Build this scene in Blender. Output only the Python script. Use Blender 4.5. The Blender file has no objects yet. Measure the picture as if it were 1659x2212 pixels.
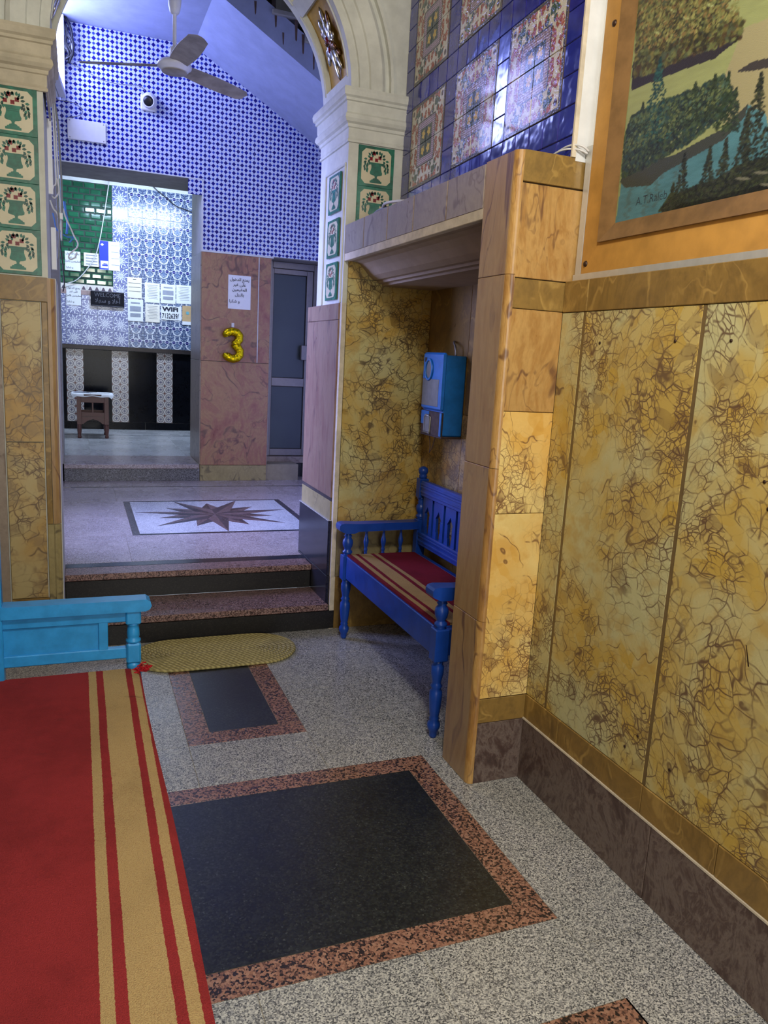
import bpy, math, random
import numpy as np
from mathutils import Vector, Matrix

random.seed(11)
rng = np.random.default_rng(11)
SC = bpy.context.scene
COL = SC.collection
PI = math.pi

# ------------------------------------------------------------------ camera
# world: X right, Y along the hall, Z up, metres; the lens stands 1.5 m above the hall floor
CAM = np.array([0.0, 0.0, 1.5])
ROT = np.array([[0.93095307, -0.36106338, 0.05440232],
                [-0.02005596, -0.19932953, -0.97972726],
                [0.36458763, 0.91098901, -0.19280791]])   # world -> camera (right, down, forward)
FPX, FW, FH = 1675.232, 1659.0, 2212.0
cam_data = bpy.data.cameras.new('camera')
cam_data.sensor_fit = 'HORIZONTAL'
cam_data.sensor_width = 36.0
cam_data.lens = 36.0 * FPX / FW
cam_data.clip_start = 0.02
cam = bpy.data.objects.new('camera', cam_data)
COL.objects.link(cam)
_m = (np.diag([1.0, -1.0, -1.0]) @ ROT).T
cam.matrix_world = Matrix([[*_m[0], CAM[0]], [*_m[1], CAM[1]], [*_m[2], CAM[2]], [0, 0, 0, 1]])
SC.camera = cam

# ------------------------------------------------------------------ world, large lights, exposure
SC.view_settings.view_transform = 'Standard'
SC.view_settings.look = 'None'
SC.view_settings.gamma = 1.0
SC.view_settings.use_curve_mapping = False
SC.view_settings.exposure = -0.04
world = bpy.data.worlds.new('world')
SC.world = world
world.use_nodes = True
_bg = world.node_tree.nodes['Background']
_bg.inputs['Color'].default_value = (0.80, 0.88, 1.0, 1)
_bg.inputs['Strength'].default_value = 0.6


def area_light(name, loc, target, sx, sy, power, color, spread=PI):
    d = bpy.data.lights.new(name, 'AREA')
    d.shape = 'RECTANGLE'
    d.size, d.size_y = sx, sy
    d.energy = power
    d.color = color
    d.spread = spread
    o = bpy.data.objects.new(name, d)
    COL.objects.link(o)
    o.location = loc
    o.rotation_euler = (Vector(target) - Vector(loc)).to_track_quat('-Z', 'Y').to_euler()
    return o


# street daylight falling in through the open entrance behind the camera
area_light('entrance_daylight', (0.55, -1.55, 1.55), (0.85, 3.5, 1.15), 1.5, 2.3, 52, (1.0, 0.985, 0.94))
# added bluish fill, unseen, for the jamb and floor of the star room
area_light('added_blue_fill', (-0.38, 5.45, 1.75), (1.4, 5.2, 1.35), 1.3, 2.2, 72, (0.36, 0.42, 1.0), math.radians(98))
SC.cycles.max_bounces = 5
SC.cycles.diffuse_bounces = 3
SC.cycles.glossy_bounces = 3
SC.cycles.caustics_reflective = False
SC.cycles.caustics_refractive = False
SC.cycles.adaptive_threshold = 0.04
SC.cycles.sample_clamp_indirect = 2.5
SC.cycles.blur_glossy = 1.0


# ------------------------------------------------------------------ small helpers
def lin(c):
    c = c / 255.0
    return c / 12.92 if c <= 0.04045 else ((c + 0.055) / 1.055) ** 2.4


def rgb(r, g, b):
    return (lin(r), lin(g), lin(b), 1.0)


def at(u, v, **k):
    """the point of a plane (x=, y= or z=) that the photograph shows at pixel u, v"""
    (a, c), = k.items()
    i = 'xyz'.index(a)
    d = ROT.T @ np.array([u - FW / 2, v - FH / 2, FPX])
    t = (c - CAM[i]) / d[i]
    return Vector(CAM + t * d)


# ------------------------------------------------------------------ shader expressions
class S:
    def __init__(s, T, sock):
        s.T, s.k = T, sock

    def _m(s, op, *o, clamp=False):
        n = s.T.nt.nodes.new('ShaderNodeMath')
        n.operation = op
        n.use_clamp = clamp
        for i, a in enumerate((s,) + o):
            if isinstance(a, S):
                s.T.nt.links.new(a.k, n.inputs[i])
            else:
                n.inputs[i].default_value = a
        return S(s.T, n.outputs[0])

    def __add__(s, o): return s._m('ADD', o)
    __radd__ = __add__
    def __mul__(s, o): return s._m('MULTIPLY', o)
    __rmul__ = __mul__
    def __sub__(s, o): return s._m('SUBTRACT', o)
    def __rsub__(s, o): return s._m('MULTIPLY', -1.0)._m('ADD', o)
    def __truediv__(s, o): return s._m('DIVIDE', o)
    def abs(s): return s._m('ABSOLUTE')
    def frac(s): return s._m('FRACT')
    def floor(s): return s._m('FLOOR')
    def round(s): return s._m('ROUND')
    def sqrt(s): return s._m('SQRT')
    def sin(s): return s._m('SINE')
    def cos(s): return s._m('COSINE')
    def min(s, o): return s._m('MINIMUM', o)
    def max(s, o): return s._m('MAXIMUM', o)
    def mod(s, o): return s._m('FLOORED_MODULO', o)
    def lt(s, o): return s._m('LESS_THAN', o)
    def gt(s, o): return s._m('GREATER_THAN', o)
    def pow(s, o): return s._m('POWER', o)
    def atan2(s, o): return s._m('ARCTAN2', o)
    def inv(s): return 1.0 - s

    def step(s, a, b):
        """smooth step from a to b"""
        n = s.T.nt.nodes.new('ShaderNodeMapRange')
        n.interpolation_type = 'SMOOTHSTEP'
        s.T.nt.links.new(s.k, n.inputs['Value'])
        n.inputs['From Min'].default_value = min(a, b)
        n.inputs['From Max'].default_value = max(a, b)
        if a > b:
            n.inputs['To Min'].default_value = 1.0
            n.inputs['To Max'].default_value = 0.0
        return S(s.T, n.outputs['Result'])


class T:
    def __init__(s, name):
        s.m = bpy.data.materials.new(name)
        s.m.use_nodes = True
        s.nt = s.m.node_tree
        s.bsdf = s.nt.nodes['Principled BSDF']

    def link(s, a, sock):
        if isinstance(a, S):
            s.nt.links.new(a.k, sock)
        else:
            sock.default_value = a

    def co(s, offset=0.0):
        n = s.nt.nodes.new('ShaderNodeTexCoord')
        o = S(s, n.outputs['Object'])
        if offset:
            i = s.nt.nodes.new('ShaderNodeObjectInfo')
            v = s.nt.nodes.new('ShaderNodeVectorMath')
            v.operation = 'SCALE'
            cmb = s.nt.nodes.new('ShaderNodeCombineXYZ')
            r = S(s, i.outputs['Random'])
            s.link(r, cmb.inputs[0]); s.link((r * 7.31).frac(), cmb.inputs[1]); s.link((r * 13.7).frac(), cmb.inputs[2])
            s.nt.links.new(cmb.outputs[0], v.inputs[0])
            v.inputs['Scale'].default_value = offset
            a = s.nt.nodes.new('ShaderNodeVectorMath')
            s.nt.links.new(o.k, a.inputs[0]); s.nt.links.new(v.outputs[0], a.inputs[1])
            o = S(s, a.outputs[0])
        return o

    def rand(s):
        return S(s, s.nt.nodes.new('ShaderNodeObjectInfo').outputs['Random'])

    def sep(s, v):
        n = s.nt.nodes.new('ShaderNodeSeparateXYZ')
        s.nt.links.new(v.k, n.inputs[0])
        return [S(s, n.outputs[i]) for i in range(3)]

    def vec(s, x, y, z):
        n = s.nt.nodes.new('ShaderNodeCombineXYZ')
        for i, a in enumerate((x, y, z)):
            s.link(a, n.inputs[i])
        return S(s, n.outputs[0])

    def vmul(s, v, f):
        n = s.nt.nodes.new('ShaderNodeVectorMath')
        n.operation = 'MULTIPLY'
        s.nt.links.new(v.k, n.inputs[0])
        n.inputs[1].default_value = f
        return S(s, n.outputs[0])

    def warp(s, v, scale, amt, detail=2.0):
        n = s._noise(v, scale, detail, 0.55, 0)
        a = s.nt.nodes.new('ShaderNodeVectorMath'); a.operation = 'SUBTRACT'
        s.nt.links.new(n.outputs['Color'], a.inputs[0]); a.inputs[1].default_value = (0.5, 0.5, 0.5)
        b = s.nt.nodes.new('ShaderNodeVectorMath'); b.operation = 'SCALE'
        s.nt.links.new(a.outputs[0], b.inputs[0]); b.inputs['Scale'].default_value = amt
        c = s.nt.nodes.new('ShaderNodeVectorMath')
        s.nt.links.new(v.k, c.inputs[0]); s.nt.links.new(b.outputs[0], c.inputs[1])
        return S(s, c.outputs[0])

    def _noise(s, v, scale, detail, rough, dist):
        n = s.nt.nodes.new('ShaderNodeTexNoise')
        s.nt.links.new(v.k, n.inputs['Vector'])
        n.inputs['Scale'].default_value = scale
        n.inputs['Detail'].default_value = detail
        n.inputs['Roughness'].default_value = rough
        n.inputs['Distortion'].default_value = dist
        return n

    def noise(s, v, scale, detail=2.0, rough=0.5, dist=0.0):
        return S(s, s._noise(v, scale, detail, rough, dist).outputs['Fac'])

    def voro(s, v, scale, feature='F1', out='Distance', rnd=1.0):
        n = s.nt.nodes.new('ShaderNodeTexVoronoi')
        n.feature = feature
        s.nt.links.new(v.k, n.inputs['Vector'])
        n.inputs['Scale'].default_value = scale
        n.inputs['Randomness'].default_value = rnd
        return S(s, n.outputs[out])

    def mix(s, f, a, b):
        n = s.nt.nodes.new('ShaderNodeMix')
        n.data_type = 'RGBA'
        s.link(f, n.inputs[0]); s.link(a, n.inputs[6]); s.link(b, n.inputs[7])
        return S(s, n.outputs[2])

    def ramp(s, f, stops, const=False):
        n = s.nt.nodes.new('ShaderNodeValToRGB')
        n.color_ramp.interpolation = 'CONSTANT' if const else 'LINEAR'
        e = n.color_ramp.elements
        while len(e) < len(stops):
            e.new(0.5)
        for i, (p, c) in enumerate(stops):
            e[i].position = p; e[i].color = c
        s.link(f, n.inputs[0])
        return S(s, n.outputs[0])

    def attr(s, name):
        n = s.nt.nodes.new('ShaderNodeAttribute')
        n.attribute_name = name
        return S(s, n.outputs['Color'])

    def done(s, color, rough=0.5, metal=0.0, spec=0.5, bump=None, bdist=0.002, emit=None, estr=0.0, coat=0.0, trans=0.0, alpha=None):
        b = s.bsdf.inputs
        s.link(color, b['Base Color']); s.link(rough, b['Roughness']); s.link(metal, b['Metallic'])
        b['Specular IOR Level'].default_value = spec
        b['Coat Weight'].default_value = coat
        b['Coat Roughness'].default_value = 0.06
        b['Transmission Weight'].default_value = trans
        if bump is not None:
            n = s.nt.nodes.new('ShaderNodeBump')
            n.inputs['Distance'].default_value = bdist
            n.inputs['Strength'].default_value = 1.0
            s.nt.links.new(bump.k, n.inputs['Height'])
            s.nt.links.new(n.outputs[0], b['Normal'])
        if emit is not None:
            s.link(emit, b['Emission Color']); b['Emission Strength'].default_value = estr
        return s.m


M = {}


def plain(name, c, rough=0.5, metal=0.0, var=0.06, scale=30, spec=0.5, bd=0.0005, coat=0.0):
    t = T(name)
    p = t.co(5.0)
    n = t.noise(p, scale, 4, 0.6)
    n2 = t.noise(p, scale * 0.15, 3, 0.6)
    dark = tuple(x * (1 - var * 2.2) for x in c[:3]) + (1,)
    lite = tuple(min(1, x * (1 + var * 2.2)) for x in c[:3]) + (1,)
    col = t.mix((n * 0.5 + n2 * 0.5).step(0.3, 0.7), dark, lite)
    M[name] = t.done(col, rough, metal, spec, bump=n if bd >= 0.001 else None, bdist=bd, coat=coat)
    return M[name]


# ------------------------------------------------------------------ stone
def marble(name, pale, gold, vein, s2=24.0, cover=(0.42, 0.62), rough=0.26, dirt=None, k1=0.8):
    t = T(name)
    p = t.co(60.0)
    w = t.warp(t.warp(p, 1.7, 0.26, 1), 14.0, 0.034, 1)
    e2 = t.voro(w, s2, 'DISTANCE_TO_EDGE')
    e3 = t.voro(w, s2 * 2.2, 'DISTANCE_TO_EDGE')
    big = t.noise(p, 2.7, 3, 0.55)
    fine = t.noise(p, 13.0, 3, 0.6)
    n = t.noise(w, 3.0, 3, 0.6)
    cc = t.sep(t.voro(w, s2 * 0.8, 'F1', 'Color'))
    l1 = (n - 0.5).abs().step(0.0075, 0.001).max((n - 0.60).abs().step(0.006, 0.001)) * fine.step(0.40, 0.54) * k1
    l2 = e2.step(0.060, 0.008) * big.step(*cover) * fine.step(0.30, 0.52) * 0.92
    l3 = e3.step(0.11, 0.015) * big.step(cover[0] + 0.05, cover[1] + 0.08) * fine.step(0.38, 0.58) * 0.9
    base = t.mix(n.step(0.35, 0.58), pale, gold)
    base = t.mix(cc[0] * 0.34, base, tuple(min(1, x * 1.10 + 0.03) for x in pale[:3]) + (1,))
    base = t.mix(big.step(0.60, 0.36) * fine.step(0.48, 0.64) * 0.45, base, tuple(x * y for x, y in zip(gold[:3], (0.80, 0.66, 0.42))) + (1,))
    base = t.mix(cc[1].step(0.80, 0.90) * big.step(cover[0] + 0.04, cover[1] + 0.05) * 0.40, base, vein)
    col = t.mix(l1.max(l2).max(l3), base, vein)
    if dirt:
        col = t.mix(fine.step(0.45, 0.66) * dirt[1], col, dirt[0])
    M[name] = t.done(col, fine * 0.14 + (rough - 0.05), 0, 0.5)
    return M[name]


def granite(name, stops, scale=210, rough=0.28, patch=0.10):
    t = T(name)
    p = t.co(9.0)
    w = p
    c = t.voro(w, scale, 'F1', 'Color')
    r = t.sep(c)
    v = r[0] * 0.72 + t.noise(p, scale * 1.7, 2) * 0.28
    col = t.ramp(v, stops)
    n = t.noise(p, 2.3, 4, 0.6)
    k = (n.step(0.3, 0.7) * 2 * patch) + (1.0 - patch)
    x = t.sep(col)
    col = t.vec(x[0] * k, x[1] * k, x[2] * k)
    M[name] = t.done(col, n * 0.2 + (rough - 0.1), 0, 0.5)
    return M[name]


def banded(name, base, light, dark, vein, rough=0.28, sc=(1, 1, 1), vk=0.8):
    """clouded marble with wandering veins"""
    t = T(name)
    p = t.vmul(t.co(40.0), sc)
    w = t.warp(t.warp(p, 1.3, 0.55, 2), 6, 0.10, 2)
    n = t.noise(w, 2.6, 5, 0.64)
    n2 = t.noise(t.vmul(w, (2.6, 2.6, 0.8)), 7.0, 4, 0.66)
    mid = tuple((x + y) / 2 for x, y in zip(base, light))
    col = t.ramp(n * 0.62 + n2 * 0.38, [(0.30, dark), (0.42, base), (0.50, mid), (0.56, base), (0.70, light)])
    v1 = (t.noise(w, 1.9, 3, 0.55) - 0.5).abs().step(0.013, 0.002) * n2.step(0.36, 0.56)
    v2 = (t.noise(w, 4.6, 3, 0.55) - 0.47).abs().step(0.016, 0.003) * n.step(0.40, 0.60) * 0.7
    col = t.mix(v1.max(v2) * vk, col, vein)
    g = t.noise(p, 55, 3, 0.6) * 0.34 + 0.83
    x = t.sep(col)
    col = t.vec(x[0] * g, x[1] * g, x[2] * g)
    M[name] = t.done(col, n2 * 0.15 + (rough - 0.05), 0, 0.5)
    return M[name]


marble('marble_yellow', rgb(188, 183, 134), rgb(190, 158, 72), rgb(96, 70, 54), cover=(0.35, 0.53))
marble('marble_yellow_bright', rgb(222, 196, 126), rgb(216, 170, 84), rgb(112, 74, 50), s2=26, cover=(0.40, 0.60))
marble('marble_niche', rgb(190, 180, 124), rgb(190, 156, 76), rgb(78, 62, 48), cover=(0.34, 0.52), s2=20)
marble('marble_old', rgb(182, 164, 116), rgb(178, 142, 78), rgb(92, 66, 50), s2=17, cover=(0.30, 0.48), dirt=(rgb(140, 130, 106), 0.4), rough=0.4)
banded('marble_ochre', rgb(122, 96, 50), rgb(154, 122, 62), rgb(92, 70, 38), rgb(172, 140, 76))
banded('marble_orange', rgb(164, 122, 66), rgb(198, 162, 100), rgb(126, 88, 52), rgb(98, 64, 46), sc=(1.6, 1.6, 0.8))
banded('marble_pink', rgb(154, 104, 84), rgb(176, 146, 96), rgb(128, 70, 62), rgb(80, 58, 58), sc=(0.8, 0.8, 0.8), vk=0.7)
banded('marble_rose', rgb(128, 96, 82), rgb(148, 124, 100), rgb(106, 70, 64), rgb(84, 56, 56), sc=(1.6, 1.6, 0.45))
banded('marble_pier_side', rgb(156, 122, 80), rgb(176, 148, 104), rgb(124, 86, 62), rgb(94, 62, 58), sc=(1.6, 1.6, 0.4))
banded('marble_grey', rgb(146, 132, 120), rgb(164, 150, 134), rgb(126, 112, 102), rgb(108, 90, 80))
banded('marble_dark_brown', rgb(80, 62, 56), rgb(136, 122, 112), rgb(58, 43, 39), rgb(128, 112, 100), rough=0.36, sc=(2.6, 2.6, 2.6), vk=0.3)
banded('marble_olive', rgb(150, 136, 92), rgb(174, 158, 110), rgb(124, 110, 74), rgb(98, 86, 64))
granite('granite_grey', [(0.18, rgb(68, 70, 73)), (0.36, rgb(124, 125, 125)), (0.56, rgb(164, 164, 160)), (0.80, rgb(204, 203, 195))], scale=300, patch=0.07)
granite('granite_mid', [(0.25, rgb(52, 52, 56)), (0.5, rgb(92, 92, 96)), (0.75, rgb(122, 122, 126)), (0.9, rgb(150, 150, 152))], scale=210)
granite('granite_pink', [(0.30, rgb(44, 37, 37)), (0.42, rgb(112, 80, 68)), (0.60, rgb(150, 108, 88)), (0.85, rgb(168, 130, 108))], scale=165)
granite('granite_black', [(0.28, rgb(24, 26, 26)), (0.62, rgb(37, 40, 38)), (0.84, rgb(48, 51, 47)), (0.955, rgb(92, 98, 92))], scale=170, rough=0.34, patch=0.34)
granite('granite_dark', [(0.25, rgb(12, 11, 11)), (0.6, rgb(22, 20, 19)), (0.86, rgb(36, 32, 30)), (0.97, rgb(84, 74, 64))], scale=170, rough=0.4)
granite('granite_upper', [(0.25, rgb(124, 110, 108)), (0.5, rgb(168, 154, 150)), (0.75, rgb(192, 180, 176)), (0.9, rgb(206, 198, 194))], scale=230)
granite('granite_rose', [(0.25, rgb(60, 44, 44)), (0.5, rgb(128, 98, 92)), (0.75, rgb(154, 124, 116)), (0.9, rgb(174, 150, 142))], scale=200)
granite('granite_white', [(0.2, rgb(140, 140, 142)), (0.45, rgb(190, 190, 190)), (0.8, rgb(214, 214, 212)), (0.92, rgb(226, 226, 224))], scale=230)
granite('granite_navy', [(0.3, rgb(30, 30, 38)), (0.7, rgb(40, 40, 50)), (0.92, rgb(56, 56, 64)), (0.97, rgb(70, 70, 78))], scale=240, rough=0.2)
granite('granite_star_dark', [(0.3, rgb(52, 46, 50)), (0.7, rgb(74, 66, 70)), (0.92, rgb(94, 86, 88)), (0.97, rgb(110, 100, 100))], scale=240)
granite('granite_star_rose', [(0.3, rgb(84, 68, 68)), (0.6, rgb(112, 92, 90)), (0.85, rgb(128, 106, 102)), (0.95, rgb(146, 124, 120))], scale=240)
plain('groove_brown', rgb(112, 92, 56), 0.5)
plain('grout', rgb(150, 140, 118), 0.85)
plain('grout_dark', rgb(78, 68, 54), 0.85)
plain('plaster_cream', rgb(202, 203, 192), 0.75, var=0.07, scale=12, bd=0.002)
plain('plaster_aged', rgb(188, 178, 154), 0.8, var=0.12, scale=9, bd=0.004)
plain('plaster_white', rgb(222, 224, 222), 0.8, var=0.05, scale=10, bd=0.002)
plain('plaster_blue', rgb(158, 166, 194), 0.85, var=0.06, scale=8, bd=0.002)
plain('plaster_soffit', rgb(168, 148, 122), 0.75, var=0.05, scale=14, bd=0.001)
plain('plaster_trim', rgb(206, 194, 170), 0.8, var=0.1, scale=25, bd=0.003)
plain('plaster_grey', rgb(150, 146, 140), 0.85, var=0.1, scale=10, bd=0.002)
plain('void_joint_dark', rgb(58, 48, 44), 0.9, var=0.2, scale=14, bd=0.004)  # stairwell gloom put into the colour; also the dark jamb joint and risers


def painted_wood(name, c, worn, amount):
    t = T(name)
    p = t.co(8.0)
    n = t.noise(t.vmul(p, (1, 1, 1)), 16, 4, 0.65)
    chip = t.noise(p, 42, 4, 0.7).step(0.70, 0.73) * t.noise(p, 7, 2).step(0.5, 0.62) * amount
    d = tuple(x * 0.78 for x in c[:3]) + (1,)
    col = t.mix(n.step(0.3, 0.7), d, c)
    col = t.mix(chip, col, worn)
    M[name] = t.done(col, n * 0.2 + 0.24, 0, 0.5, bump=n - chip, bdist=0.0008)


painted_wood('paint_sky_blue', rgb(40, 142, 206), rgb(128, 214, 206), 1.0)
painted_wood('paint_royal_blue', rgb(24, 70, 164), rgb(120, 180, 150), 0.9)
painted_wood('paint_phone_blue', rgb(28, 116, 200), rgb(92, 62, 48), 0.5)
painted_wood('wood_red_brown', rgb(108, 66, 60), rgb(74, 46, 42), 0.5)
painted_wood('wood_table_dark', rgb(80, 44, 42), rgb(54, 34, 30), 0.5)
plain('iron_rust', rgb(74, 58, 50), 0.75, 0.3, var=0.2, scale=40, bd=0.001)
plain('steel_grey', rgb(146, 146, 142), 0.42, 0.6, var=0.08)
plain('phone_panel', rgb(110, 112, 108), 0.5, 0.3, var=0.1)
plain('aluminium', rgb(138, 132, 128), 0.42, 0.55, var=0.04)
plain('black_rubber', rgb(20, 20, 22), 0.6)
plain('paper_white', rgb(236, 238, 240), 0.8, var=0.015)
plain('paper_cream', rgb(236, 230, 212), 0.8, var=0.02)
plain('paper_brown', rgb(198, 166, 120), 0.8, var=0.05)
plain('ink', rgb(40, 42, 54), 0.8)
plain('ink_grey', rgb(150, 154, 166), 0.8)
plain('print_blue', rgb(44, 62, 196), 0.7, var=0.03)
plain('print_teal', rgb(110, 170, 176), 0.7)
plain('plastic_white', rgb(226, 226, 226), 0.4, var=0.02)
plain('plastic_black', rgb(16, 16, 20), 0.3)
plain('sign_black', rgb(16, 15, 24), 0.6, spec=0.2)
plain('sign_grey', rgb(88, 88, 98), 0.5)
plain('cable_white', rgb(206, 206, 204), 0.5)
plain('cable_grey', rgb(120, 122, 124), 0.5)
plain('cable_blue', rgb(60, 120, 206), 0.5)
plain('cable_black', rgb(22, 22, 26), 0.55)
plain('gold_panel', rgb(168, 130, 44), 0.42, 0.2, var=0.18, scale=14)
plain('gold_foil', rgb(214, 186, 20), 0.16, 1.0, var=0.05, scale=60, bd=0.004)
plain('silver_leaf', rgb(190, 186, 178), 0.2, 0.9, var=0.15, scale=50)
plain('bronze_leaf', rgb(110, 76, 44), 0.26, 0.8, var=0.2, scale=50)
plain('red_gloss', rgb(96, 18, 26), 0.15, 0.1)
plain('fan_white', rgb(214, 212, 216), 0.35, var=0.03)
plain('fan_dust', rgb(142, 132, 122), 0.6, var=0.2, scale=10)
plain('vase_green', rgb(30, 104, 84), 0.25, var=0.22, scale=40)
plain('vase_green_dark', rgb(18, 78, 66), 0.25, var=0.25, scale=60)
plain('vase_cream', rgb(206, 198, 168), 0.25, var=0.03, scale=20)
plain('vase_red', rgb(124, 22, 34), 0.25, var=0.1)
plain('green_grout', rgb(16, 44, 32), 0.6)
plain('green_glaze', rgb(34, 96, 66), 0.10, var=0.2, scale=8, coat=0.5)
plain('granite_panel_black', rgb(10, 12, 18), 0.12, var=0.2, scale=60, spec=0.12)
plain('ledge_wood', rgb(40, 32, 32), 0.35, var=0.15)
plain('stripe_metal', rgb(206, 206, 200), 0.35, 0.5, var=0.04)
plain('frame_ochre', rgb(184, 136, 64), 0.5, var=0.10, scale=12, bd=0.001)
plain('frame_brown', rgb(122, 92, 56), 0.45, var=0.14, scale=18, bd=0.001)
plain('bolt_brown', rgb(58, 38, 26), 0.5, 0.4)
plain('stain_rust', rgb(96, 76, 68), 0.85, var=0.2)

# ------------------------------------------------------------------ printed glaze patterns (drawn in each tile's own coordinates)
def mat_checker():
    t = T('tile_checker')
    x, y, z = t.sep(t.co())
    a, b = x / (0.1434 / 4), z / (0.1458 / 4)
    i, j = a.round(), b.round()
    da, db = (a - i).abs(), (b - j).abs()
    odd = (i + j).mod(2.0)
    l1 = da + db
    rr = (da * da + db * db).sqrt()
    dia = l1.step(0.54, 0.48) * odd
    dot = rr.step(0.31, 0.27) * odd.inv()
    thin = da.min(db).step(0.07, 0.03) * 0.65
    bar = (da - db).abs().step(0.10, 0.06) * 0.0
    col = t.mix(thin + bar, rgb(206, 214, 232), rgb(70, 96, 186))
    col = t.mix(dot, col, rgb(44, 66, 176))
    col = t.mix(dia, col, rgb(20, 12, 120))
    n = t.noise(t.co(3.0), 9, 2)
    M['tile_checker'] = t.done(col, 0.16, 0, 0.5, bump=n, bdist=0.0015)


def mat_blue():
    t = T('tile_cobalt')
    p = t.co(4.0)
    n = t.noise(p, 14, 3, 0.6)
    col = t.mix(n.step(0.3, 0.75), rgb(22, 26, 120), rgb(44, 52, 168))
    col = t.mix(t.rand() * 0.5, col, rgb(26, 30, 132))
    M['tile_cobalt'] = t.done(col, 0.09, 0, 0.55, bump=t.noise(p, 11, 2), bdist=0.0028, coat=0.4)


def mat_panel():
    t = T('tile_polychrome')
    p = t.co()
    x, y, z = t.sep(p)
    ax, az = x.abs(), z.abs()
    # square-symmetric field
    ex, ez = (ax / 0.205), (az / 0.193)
    d = ex.max(ez)
    cream = rgb(204, 197, 172)
    pm = t.vec(ax, 0.0, az)
    w = t.warp(pm, 45, 0.016, 2)
    cell = t.sep(t.voro(w, 32, 'F1', 'Color'))
    cd = t.voro(w, 32, 'F1', 'Distance')
    blob = cd.step(0.58, 0.52) * t.noise(w, 90, 1).step(0.36, 0.42)
    big = t.sep(t.voro(pm, 15, 'F1', 'Color'))[0]
    bc = t.ramp(big, [(0.0, rgb(150, 62, 40)), (0.40, rgb(170, 80, 50)), (0.55, rgb(34, 40, 96)), (0.72, rgb(42, 74, 60)), (0.86, rgb(74, 34, 44))], True)
    col = t.mix(blob, cream, bc)
    # corner rosettes
    rc = (((ax - 0.172) * (ax - 0.172)) + ((az - 0.160) * (az - 0.160))).sqrt()
    col = t.mix(rc.step(0.030, 0.027), col, cream)
    col = t.mix(rc.step(0.013, 0.011), col, rgb(60, 22, 36))
    # outer border
    col = t.mix(d.step(0.925, 0.935), col, rgb(84, 74, 74))
    col = t.mix((d - 0.955).abs().step(0.012, 0.008), col, rgb(44, 42, 52))
    # inner frame with beads
    inn = (ax / 0.108).max(az / 0.104)
    col = t.mix(inn.step(1.0, 0.98), col, rgb(52, 50, 58))
    bead = ((x * 110.0).frac() - 0.5).abs() + ((z * 110.0).frac() - 0.5).abs()
    bz = t.mix(bead.step(0.42, 0.36), rgb(116, 90, 108), rgb(210, 190, 196))
    col = t.mix(inn.step(0.93, 0.91), col, bz)
    col = t.mix(inn.step(0.66, 0.63), col, rgb(40, 58, 56))
    # four yellow flowers
    fx, fz = ax - 0.033, az - 0.036
    ang = fz.atan2(fx)
    fr = (fx * fx + fz * fz).sqrt()
    pet = (fr - ((ang * 2.5).sin().abs() * 0.010 + 0.011)).step(0.002, -0.001)
    col = t.mix(pet * inn.step(0.62, 0.6), col, rgb(206, 170, 70))
    h = t.noise(w, 70, 2) + blob * 0.5
    M['tile_polychrome'] = t.done(col, 0.13, 0, 0.5, bump=h, bdist=0.004, coat=0.3)


def mat_circles():
    t = T('tile_circles')
    x, y, z = t.sep(t.co())
    cx, cz = 0.0975, 0.0945
    a, b = ((x / cx).frac() - 0.5).abs() * cx, ((z / cz).frac() - 0.5).abs() * cz
    r = (a * a + b * b).sqrt()
    k = ((a - cx / 2) * (a - cx / 2) + (b - cz / 2) * (b - cz / 2)).sqrt()
    pale = rgb(196, 188, 182)
    col = t.mix((r - 0.034).abs().step(0.0045, 0.003), pale, rgb(92, 84, 92))
    col = t.mix((r - 0.042).abs().step(0.0035, 0.0025), col, rgb(210, 204, 198))
    cross = a.min(b).step(0.0045, 0.003) * r.step(0.022, 0.020)
    col = t.mix(cross, col, rgb(44, 44, 84))
    col = t.mix((a - b).abs().step(0.003, 0.002) * (r - 0.020).abs().step(0.006, 0.004), col, rgb(110, 100, 100))
    col = t.mix(r.step(0.0485, 0.051), col, rgb(108, 98, 98))
    col = t.mix(k.step(0.019, 0.017), col, rgb(190, 182, 176))
    col = t.mix(k.step(0.0145, 0.013), col, rgb(112, 76, 70))
    M['tile_circles'] = t.done(col, 0.2, 0, 0.5)


def mat_star():
    t = T('tile_star_lattice')
    p = t.co()
    x, y, z = t.sep(p)
    R = 0.09
    r = (x * x + z * z).sqrt() / R
    th = z.atan2(x)
    a = ((th * (10 / (2 * PI)) + 0.25).frac() - 0.5).abs() * r * 0.628
    wd = ((r - 0.12) * (0.62 - r)).max(0.0).sqrt() * 0.26
    pet = (a - wd).step(0.03, -0.02)
    a2 = ((th * (10 / (2 * PI)) + 0.75).frac() - 0.5).abs() * r * 0.628
    wd2 = ((r - 0.52) * (0.96 - r)).max(0.0).sqrt() * 0.34
    pet2 = (a2 - wd2).step(0.03, -0.02)
    e = t.voro(t.vec(x, 0.0, z), 34, 'DISTANCE_TO_EDGE')
    far = e.step(0.10, 0.16) * r.step(0.94, 0.97)
    col = t.mix(pet.max(pet2).max(far).max(r.step(0.07, 0.05)), rgb(78, 92, 150), rgb(206, 212, 226))
    col = t.mix((t.noise(t.co(5), 6, 2) - 0.5).step(0.05, 0.3) * 0.4, col, rgb(190, 196, 214))
    M['tile_star_lattice'] = t.done(col, 0.2, 0, 0.5)


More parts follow.
